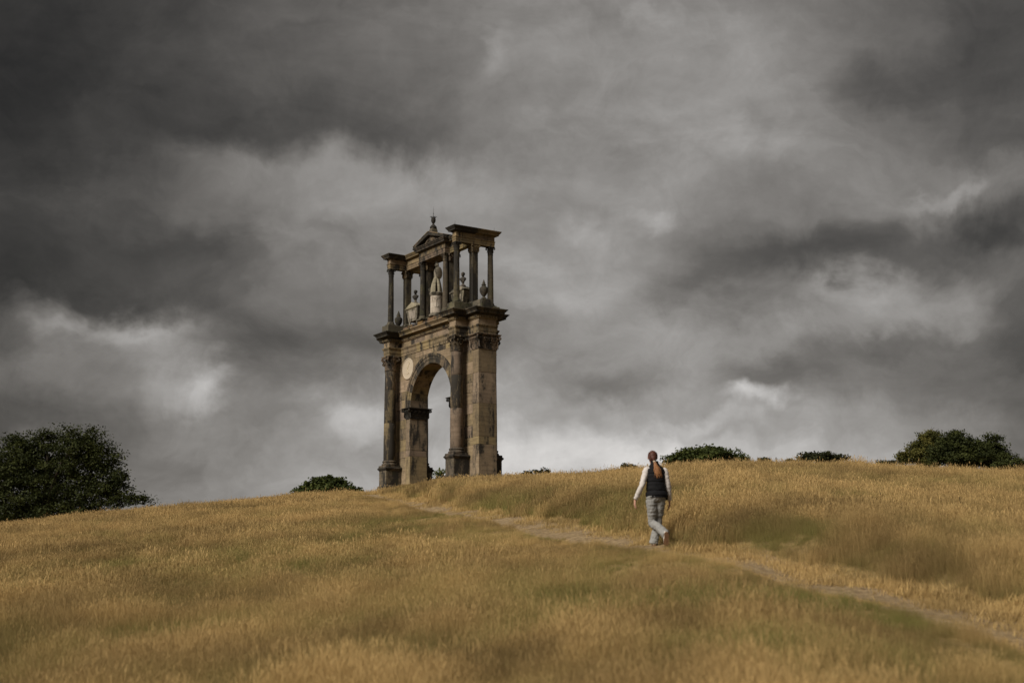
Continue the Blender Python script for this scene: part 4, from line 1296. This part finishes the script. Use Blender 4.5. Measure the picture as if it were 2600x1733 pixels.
# hair: cap drawn back to a tie, loose wavy ponytail
mb = MB()
mb.ball(HC + Vector((0, -.016, .026)), (.083, .098, .103), 24, 16)
limb(mb, [HC + Vector((0, -.07, .03)), HC + Vector((.004, -.098, -.03)), HC + Vector((.010, -.108, -.075))], [(.062, .04), (.045, .035), (.020, .020)], 4)
TIE0 = HC + Vector((.012, -.108, -.075))
rr = random.Random(9)
for q in range(110):          # strands combed over the skull to the tie
    th = rr.uniform(-1.75, 1.75); ph = rr.uniform(-.1, 1.25)
    a0 = Vector((.084 * math.sin(th) * math.cos(ph * .5), .085 * math.cos(th) * .9 - .01, .03 + .078 * math.sin(ph)))
    P, Q = [], []
    for j in range(8):
        t = j / 7
        c0 = a0.lerp(Vector((.012, -.112, -.085)), t)
        n_ = Vector((c0.x / .083, (c0.y + .016) / .098, (c0.z - .026) / .103))
        L = max(n_.length, 1e-3)
        push = 1.015 + .03 * rr.random() if t < .85 else max(L, 1.0)
        P.append(HC + Vector((c0.x / L * push, (c0.y + .016) / L * push - .016, (c0.z - .026) / L * push + .026)))
        Q.append(.0042 * (1 - .3 * t))
    mb.loft(P, Q, (.3, .2, 1), 5)
hair = mb.build('hair', M_HAIR, person, smooth='all')
TIE = HC + Vector((.012, -.112, -.082))
mb = MB(); mb.loft([TIE + Vector((0, .0, .012)), TIE + Vector((0, -.003, -.012))], [.024, .023], (1, 0, 0), 12); mb.build('hair_tie', M_TIE, hair, smooth=True)
mb = MB(); rr = random.Random(21)
for q in range(120):
    g = rr.uniform(0, 2 * math.pi); r0 = rr.uniform(0, .016); sp = rr.uniform(0, 1) ** .6
    L = rr.uniform(.19, .325); ph = rr.uniform(0, 6)
    ex = .060 + math.cos(g) * .078 * sp + .012 * rr.uniform(-1, 1)
    P, Q = [], []
    for j in range(9):
        t = j / 8
        wob = .013 * math.sin(ph + t * 9) * t
        P.append(TIE + Vector((math.cos(g) * r0 * (1 - t) + ex * t ** 1.15 * (1.0) + wob, -.018 * math.sin(t * 2.2) - .012 + math.sin(g) * .022 * t + .05 * t * t * 0, -L * t)))
        Q.append(.0062 * (1 - .75 * t ** 3) * (.7 + .5 * math.sin(math.pi * min(1, t + .15))))
    mb.loft(P, Q, (1, 0, 0), 6)
mb.build('ponytail', M_TAIL, hair, smooth='all')

# shoes
def shoe(an, d, upv, lift):
    """an = ankle, d = toe direction"""
    d = Vector(d).normalized(); u = Vector(upv); u = (u - d * u.dot(d)).normalized(); s = d.cross(u)
    def pt(a, b): return an + d * a - u * b
    mb = MB()
    limb(mb, [pt(-.065, .05), pt(-.04, .045), pt(.0, .04), pt(.06, .052), pt(.13, .066), pt(.175, .072)], [(.030, .035), (.039, .048), (.041, .050), (.044, .036), (.044, .024), (.028, .016)], 4, s, 14)
    sh = mb.build('shoe', M_SHOE, person, smooth='all')
    mb = MB()
    out = [(-.075, 0), (-.066, .030), (-.03, .038), (.03, .036), (.09, .046), (.15, .044), (.185, .025), (.195, 0)]
    pol = out + [(a, -b) for a, b in out[::-1][1:-1]]
    n = len(pol); vs = []
    for h in (.083, .106):
        for a, b in pol: vs.append(pt(a, h) + s * b)
    mb.add(vs, [tuple(range(n)), tuple(range(n, 2 * n))[::-1]] + [(i, (i + 1) % n, n + (i + 1) % n, n + i)[::-1] for i in range(n)])
    mb.build('sole', M_SOLE, sh)
shoe(AN_R + Vector((0, 0, .02)), (.06, 1, -.03), (0, 0, 1), 0)
shoe(AN_L + Vector((0, -.01, -.005)), (.02, .36, -.93), (0, .93, .36), 0)

# ------------------------------------------------------------------ grass (nobody could count it)
def grass_mat():
    m = bpy.data.materials.new('dry_grass'); m.use_nodes = True
    t = m.node_tree
    for n in list(t.nodes): t.nodes.remove(n)
    N = NT(t)
    tint = N.n('ShaderNodeAttribute', attribute_type='INSTANCER', attribute_name='tint').outputs['Fac']
    val = N.n('ShaderNodeAttribute', attribute_type='INSTANCER', attribute_name='val').outputs['Fac']
    hgt = N.n('ShaderNodeAttribute', attribute_type='GEOMETRY', attribute_name='along').outputs['Fac']
    rnd = N.n('ShaderNodeAttribute', attribute_type='GEOMETRY', attribute_name='rnd').outputs['Fac']
    straw = N.mix(val, (.175, .120, .046, 1), (.53, .365, .152, 1))
    straw = N.mix(N.math('MULTIPLY', rnd, .40), straw, (.30, .20, .095, 1))
    green = N.mix(rnd, (.085, .092, .024, 1), (.235, .215, .062, 1))
    f = N.math('ADD', tint, N.math('MULTIPLY_ADD', rnd, .36, -.18))
    f = N.math('ADD', f, N.math('MULTIPLY_ADD', hgt, -.35, .14), clamp=True)
    col = N.mix(f, straw, green)
    d = N.n('ShaderNodeBsdfPrincipled', ins={'Base Color': col, 'Roughness': .7, 'Specular IOR Level': .15})
    tr = N.n('ShaderNodeBsdfTranslucent', ins={0: col})
    mx = N.n('ShaderNodeMixShader', ins={0: .30, 1: d.outputs[0], 2: tr.outputs[0]})
    N.n('ShaderNodeOutputMaterial', ins={0: mx.outputs[0]})
    return m
M_GRASS = grass_mat()
def tuft(name, nb, hgt, wid, spread, seed, head, lean):
    r = random.Random(seed)
    vs, fs, al, rd = [], [], [], []
    for b in range(nb):
        a = r.uniform(0, 2 * math.pi); rr_ = spread * math.sqrt(r.random())
        x, y = rr_ * math.cos(a), rr_ * math.sin(a)
        h = hgt * r.uniform(.45, 1.15) ; w = wid * r.uniform(.7, 1.3)
        ga = r.uniform(0, 2 * math.pi); ln = h * r.uniform(.05, lean)
        fa = r.uniform(0, math.pi)
        wx, wy = math.cos(fa) * w, math.sin(fa) * w
        q = r.random()
        o = len(vs)
        for t, ww in ((0, 1), (.55, .8)):
            cx, cy = x + math.cos(ga) * ln * t * t, y + math.sin(ga) * ln * t * t
            vs += [(cx - wx * ww, cy - wy * ww, h * t - .03), (cx + wx * ww, cy + wy * ww, h * t - .03)]
        tx_, ty_ = x + math.cos(ga) * ln, y + math.sin(ga) * ln
        vs.append((tx_, ty_, h))
        fs += [(o, o + 1, o + 3, o + 2), (o + 2, o + 3, o + 4)]
        al += [0, .55]; rd += [q, q]
        if r.random() < head:
            o = len(vs); L = h * r.uniform(.16, .3); hw = wid * r.uniform(1.2, 2.0)
            hx, hy = math.cos(fa) * hw, math.sin(fa) * hw
            vs += [(tx_, ty_, h - L * .3), (tx_ + hx, ty_ + hy, h + L * .2), (tx_ + math.cos(ga) * L * .3, ty_ + math.sin(ga) * L * .3, h + L * .7), (tx_ - hx, ty_ - hy, h + L * .2)]
            fs.append((o, o + 1, o + 2, o + 3)); al.append(1.0); rd.append(q)
    m = bpy.data.meshes.new(name); m.from_pydata(vs, [], fs); m.update()
    m.attributes.new('along', 'FLOAT', 'FACE').data.foreach_set('value', al)
    m.attributes.new('rnd', 'FLOAT', 'FACE').data.foreach_set('value', rd)
    m.materials.append(M_GRASS)
    return bpy.data.objects.new(name, m)
lib = bpy.data.collections.new('grass_library')      # never linked: only the instancer reads it
NVAR = 5
SETS = [('near', 120, .22, .0011, .20, .35, .45), ('mid', 100, .21, .0026, .25, .30, .42), ('far', 84, .20, .0058, .33, .24, .4), ('short', 40, .05, .003, .18, .0, 1.3)]
for si, (nm, nb, h, w, sp, hd, ln) in enumerate(SETS):
    for q in range(NVAR):
        lib.objects.link(tuft('g%d_%02d' % (si, q), nb, h * (.9 + .08 * q), w, sp, si * 31 + q, hd, ln))
# green or bare spots seen in the photograph
SPOTS = []
for x, y, rx, ry, amt in ((1960, 1545, 2.0, .9, .9), (1890, 1560, 1.4, .8, .75), (1985, 1272, 5, 3, .15), (2180, 1275, 5, 3, .12), (1480, 1470, 2.4, 2.4, .45), (1420, 1540, 1.2, 1.6, .5), (1100, 1500, 2.2, 2.6, .3), (980, 1600, 1.0, .6, .85),
                          (560, 1430, 5, 2.5, .55), (380, 1445, 5, 2.0, .45), (250, 1490, 4, 1.5, .4), (640, 1400, 6, 3, .35), (1180, 1310, 5, 4, .5), (1060, 1330, 6, 4, .4), (440, 1620, 2.5, 1.4, .45), (1130, 1680, 1.6, .9, .5), (2050, 1690, 2.2, 1.0, .45), (2250, 1600, 2.5, 1.2, .5), (1470, 1590, 1.0, .6, .7), (1400, 1640, .8, .5, .6),
                          (900, 1390, 5, 2, .35), (2440, 1235, 5, 2.5, .4), (2300, 1250, 6, 2.5, .3), (1330, 1370, 4, 2.5, .3), (720, 1450, 4, 2, .35)):
    gx_, gy_ = ground_pix(x, y); SPOTS.append((gx_, gy_, rx, ry, amt))
P_, I_, S_, R_, T_, V_ = [], [], [], [], [], []
def scatter(y0, y1, dens, si, smin, smax):
    area_w = lambda y: .84 * y + 5
    n = int(dens * (y1 - y0) * (area_w(y0) + area_w(y1)) / 2)
    # trapezoid sampling
    y = y0 + (y1 - y0) * rng.random(n * 2)
    keep = rng.random(n * 2) < area_w(y) / area_w(y1)
    y = y[keep][:n]; n = len(y)
    x = (rng.random(n) - .5) * area_w(y)
    d_ = path_d(x, y); w = path_w(y)
    on = np.abs(d_) < w * (.95 + .6 * (fbm(x * 1.1, y * .8, 77, 3) - .5) * 2)
    inr = y < 86
    nse = fbm(x / 2.6, y / 3.4, 21, 4); big = fbm(x / 9.0, y / 9.0, 33, 3); fine_ = fbm(x / .55, y / .55, 5, 3)
    mid_ = fbm(x / 1.3, y / 2.2, 131, 3)
    tint = .05 + 1.6 * np.clip(nse - .54, 0, 1) + .7 * np.clip(big - .55, 0, 1) + 1.5 * np.clip(mid_ - .55, 0, 1) + .7 * (fine_ - .5)
    for sx, sy, rx, ry, amt in SPOTS:
        q = ((x - sx) / rx) ** 2 + ((y - sy) / ry) ** 2
        tint = tint + 1.3 * amt * np.exp(-1.6 * q) * np.clip(.35 + 1.6 * (fine_ * .5 + nse * .5 - .2), 0, 1.4)
    bank = sstep(w, w + .25, d_) * (1 - sstep(w + .8, w + 1.7, d_)) * inr
    tint = tint + .08 * bank
    val = np.clip(.52 + 2.0 * (fbm(x / 3.1, y / 4.0, 44, 3) - .5) + 1.5 * (mid_ - .5) + 1.1 * (fine_ - .5) + rng.normal(0, .24, n) - .42 * bank, 0, 1)  # bank grass darkened: olive tone plus the bank's shadow put into the colour
    tus = fbm(x / .8, y / .8, 63, 3)
    val = np.clip(val + 1.5 * (tus - .48), 0, 1); tint = tint - .9 * (tus - .5)
    sc = rng.uniform(smin, smax, n) * (.40 + .65 * fbm(x / 4.2, y / 4.2, 61, 3) + 1.5 * np.clip(tus - .36, 0, 1)) * (1 - .25 * np.clip(tint, 0, 1))
    sc = sc * (1 - .58 * (1 - sstep(1.2, 4.0, -d_)) * (d_ < 0) * inr)
    # nothing inside the arch's feet
    du, dvv = x - ARX, y - ARY
    c, s_ = math.cos(ARYAW), math.sin(ARYAW)
    u = du * c - dvv * s_; v = du * s_ + dvv * c
    foot = (np.abs(u) > 2.6) & (np.abs(u) < 6.45) & (np.abs(v) < .85) | (np.abs(np.abs(u) - UC) < .75) & (np.abs(v) < 2.1)
    worn = (np.abs(u) <= 7.5) & (np.abs(v) < 3.4)
    sc = np.where(worn, sc * .40, sc)
    sc = np.where(foot, 0, sc)
    part = on & inr
    if si == 3:
        tint = tint * .3; val = np.clip(val + .35, 0, 1)
        k_ = part & (fbm(x * .9, y * .6, 15, 3) + .25 * np.abs(d_) / w > .56)
    else:
        k_ = (~part) & (sc > 0)
    near_p = (x - PX) ** 2 + (y - PY) ** 2 < .35 ** 2
    sc = np.where(near_p, sc * .8, sc)
    x, y, sc, tint, val = x[k_], y[k_], sc[k_], tint[k_], val[k_]
    n = len(x)
    z = height(x, y)
    P_.append(np.stack([x, y, z], 1)); I_.append(si * NVAR + rng.integers(0, NVAR, n))
    S_.append(np.stack([sc * rng.uniform(.9, 1.25, n), sc * rng.uniform(.9, 1.25, n), sc * rng.uniform(.85, 1.2, n)], 1))
    wind = fbm(x / 2.0, y / 2.0, 90, 2) - .5
    R_.append(np.stack([rng.normal(0, .10, n), rng.normal(0, .10, n) + wind * .5, rng.uniform(0, 6.283, n)], 1))
    T_.append(np.clip(tint, 0, 1)); V_.append(val)
scatter(6.5, 15, 95, 0, .75, 1.25)
scatter(15, 24, 70, 0, .8, 1.3)
scatter(24, 40, 52, 1, .8, 1.3)
scatter(40, 60, 26, 1, .9, 1.4)
scatter(60, 92, 18, 2, .85, 1.3)
scatter(92, 128, 9, 2, .85, 1.3)
scatter(7, 30, 150, 3, .8, 1.9)
scatter(30, 80, 50, 3, 1.1, 2.4)
P_ = np.concatenate(P_); I_ = np.concatenate(I_); S_ = np.concatenate(S_); R_ = np.concatenate(R_); T_ = np.concatenate(T_); V_ = np.concatenate(V_)
print('grass tufts', len(P_))
me = bpy.data.meshes.new('grass'); me.vertices.add(len(P_)); me.vertices.foreach_set('co', P_.ravel().astype(np.float32))
def attr(nm, typ, arr, key):
    me.attributes.new(nm, typ, 'POINT').data.foreach_set(key, arr.ravel())
attr('tint', 'FLOAT', T_.astype(np.float32), 'value'); attr('val', 'FLOAT', V_.astype(np.float32), 'value')
attr('idx', 'INT', I_.astype(np.int32), 'value')
attr('scl', 'FLOAT_VECTOR', S_.astype(np.float32), 'vector'); attr('rot', 'FLOAT_VECTOR', R_.astype(np.float32), 'vector')
me.update()
go = bpy.data.objects.new('grass', me); COL.objects.link(go)
tag(go, 'long dry straw coloured meadow grass with green patches over the hillside', 'grass', kind='stuff')
ng = bpy.data.node_groups.new('grass_scatter', 'GeometryNodeTree')
ng.interface.new_socket('Geometry', in_out='INPUT', socket_type='NodeSocketGeometry')
ng.interface.new_socket('Geometry', in_out='OUTPUT', socket_type='NodeSocketGeometry')
gi = ng.nodes.new('NodeGroupInput'); gout = ng.nodes.new('NodeGroupOutput')
ci = ng.nodes.new('GeometryNodeCollectionInfo'); ci.inputs['Collection'].default_value = lib
ci.inputs['Separate Children'].default_value = True; ci.inputs['Reset Children'].default_value = True
iop = ng.nodes.new('GeometryNodeInstanceOnPoints'); iop.inputs['Pick Instance'].default_value = True
def na(nm, typ):
    n_ = ng.nodes.new('GeometryNodeInputNamedAttribute'); n_.data_type = typ; n_.inputs['Name'].default_value = nm
    return n_.outputs['Attribute']
lk = ng.links.new
lk(gi.outputs[0], iop.inputs['Points']); lk(ci.outputs[0], iop.inputs['Instance'])
lk(na('idx', 'INT'), iop.inputs['Instance Index']); lk(na('scl', 'FLOAT_VECTOR'), iop.inputs['Scale'])
e2r = ng.nodes.new('FunctionNodeEulerToRotation'); lk(na('rot', 'FLOAT_VECTOR'), e2r.inputs[0]); lk(e2r.outputs[0], iop.inputs['Rotation'])
lk(iop.outputs[0], gout.inputs[0])
go.modifiers.new('scatter', 'NODES').node_group = ng

# tall dock stalks standing out of the grass
M_DOCK = plain('dock_stalk', (.085, .060, .026), .9, .1, .3, 30)
DOCKS = [(586, 1290, .55, 'at the left, just under the skyline'), (335, 1318, .55, 'below the foot of the big left tree'), (2442, 1312, .55, 'on the right slope, upper of a pair'),
         (2466, 1340, .6, 'on the right slope, lower of a pair'), (2240, 1288, .5, 'on the right slope below the yellowing tree')]
for i, (x, y, h, lb) in enumerate(DOCKS):
    gx_, gy_ = ground_pix(x, y)
    o = empty('dock_plant', (gx_, gy_, hz(gx_, gy_)), random.uniform(0, 6))
    tag(o, 'tall brown dock stalk ' + lb, 'plant', 'dock stalks in the grass')
    rr = random.Random(i + 40)
    h *= .8
    mb = MB(); mb.loft([(0, 0, -.05), (.01, 0, h * .5), (.03, .01, h)], [.008, .006, .003], (1, 0, 0), 6); mb.build('stalk', M_DOCK, o)
    mb = MB()
    for q in range(70):
        t = rr.uniform(.45, 1.0); a = rr.uniform(0, 6.28); r_ = rr.uniform(.005, .05) * (1.15 - t)
        c_ = Vector((.03 * t + r_ * math.cos(a), r_ * math.sin(a), h * t + r_ * .6)); s_ = rr.uniform(.006, .014)
        mb.ball(c_, (s_, s_, s_ * 1.3), 5, 3)
    tag(mb.build('seed_head', M_DOCK, o), kind='stuff')
    mb = MB()
    for q in range(14):
        a = rr.uniform(0, 6.28); L = rr.uniform(.06, .14); z0 = h * rr.uniform(.15, .5)
        dx, dy = math.cos(a), math.sin(a)
        mb.loft([(0, 0, z0), (dx * L * .5, dy * L * .5, z0 + .07), (dx * L, dy * L, z0 + .02)], [(.006, .002), (.022, .003), (.004, .001)], (-dy, dx, 0), 6)
    tag(mb.build('leaves', L_DULL, o), kind='stuff')
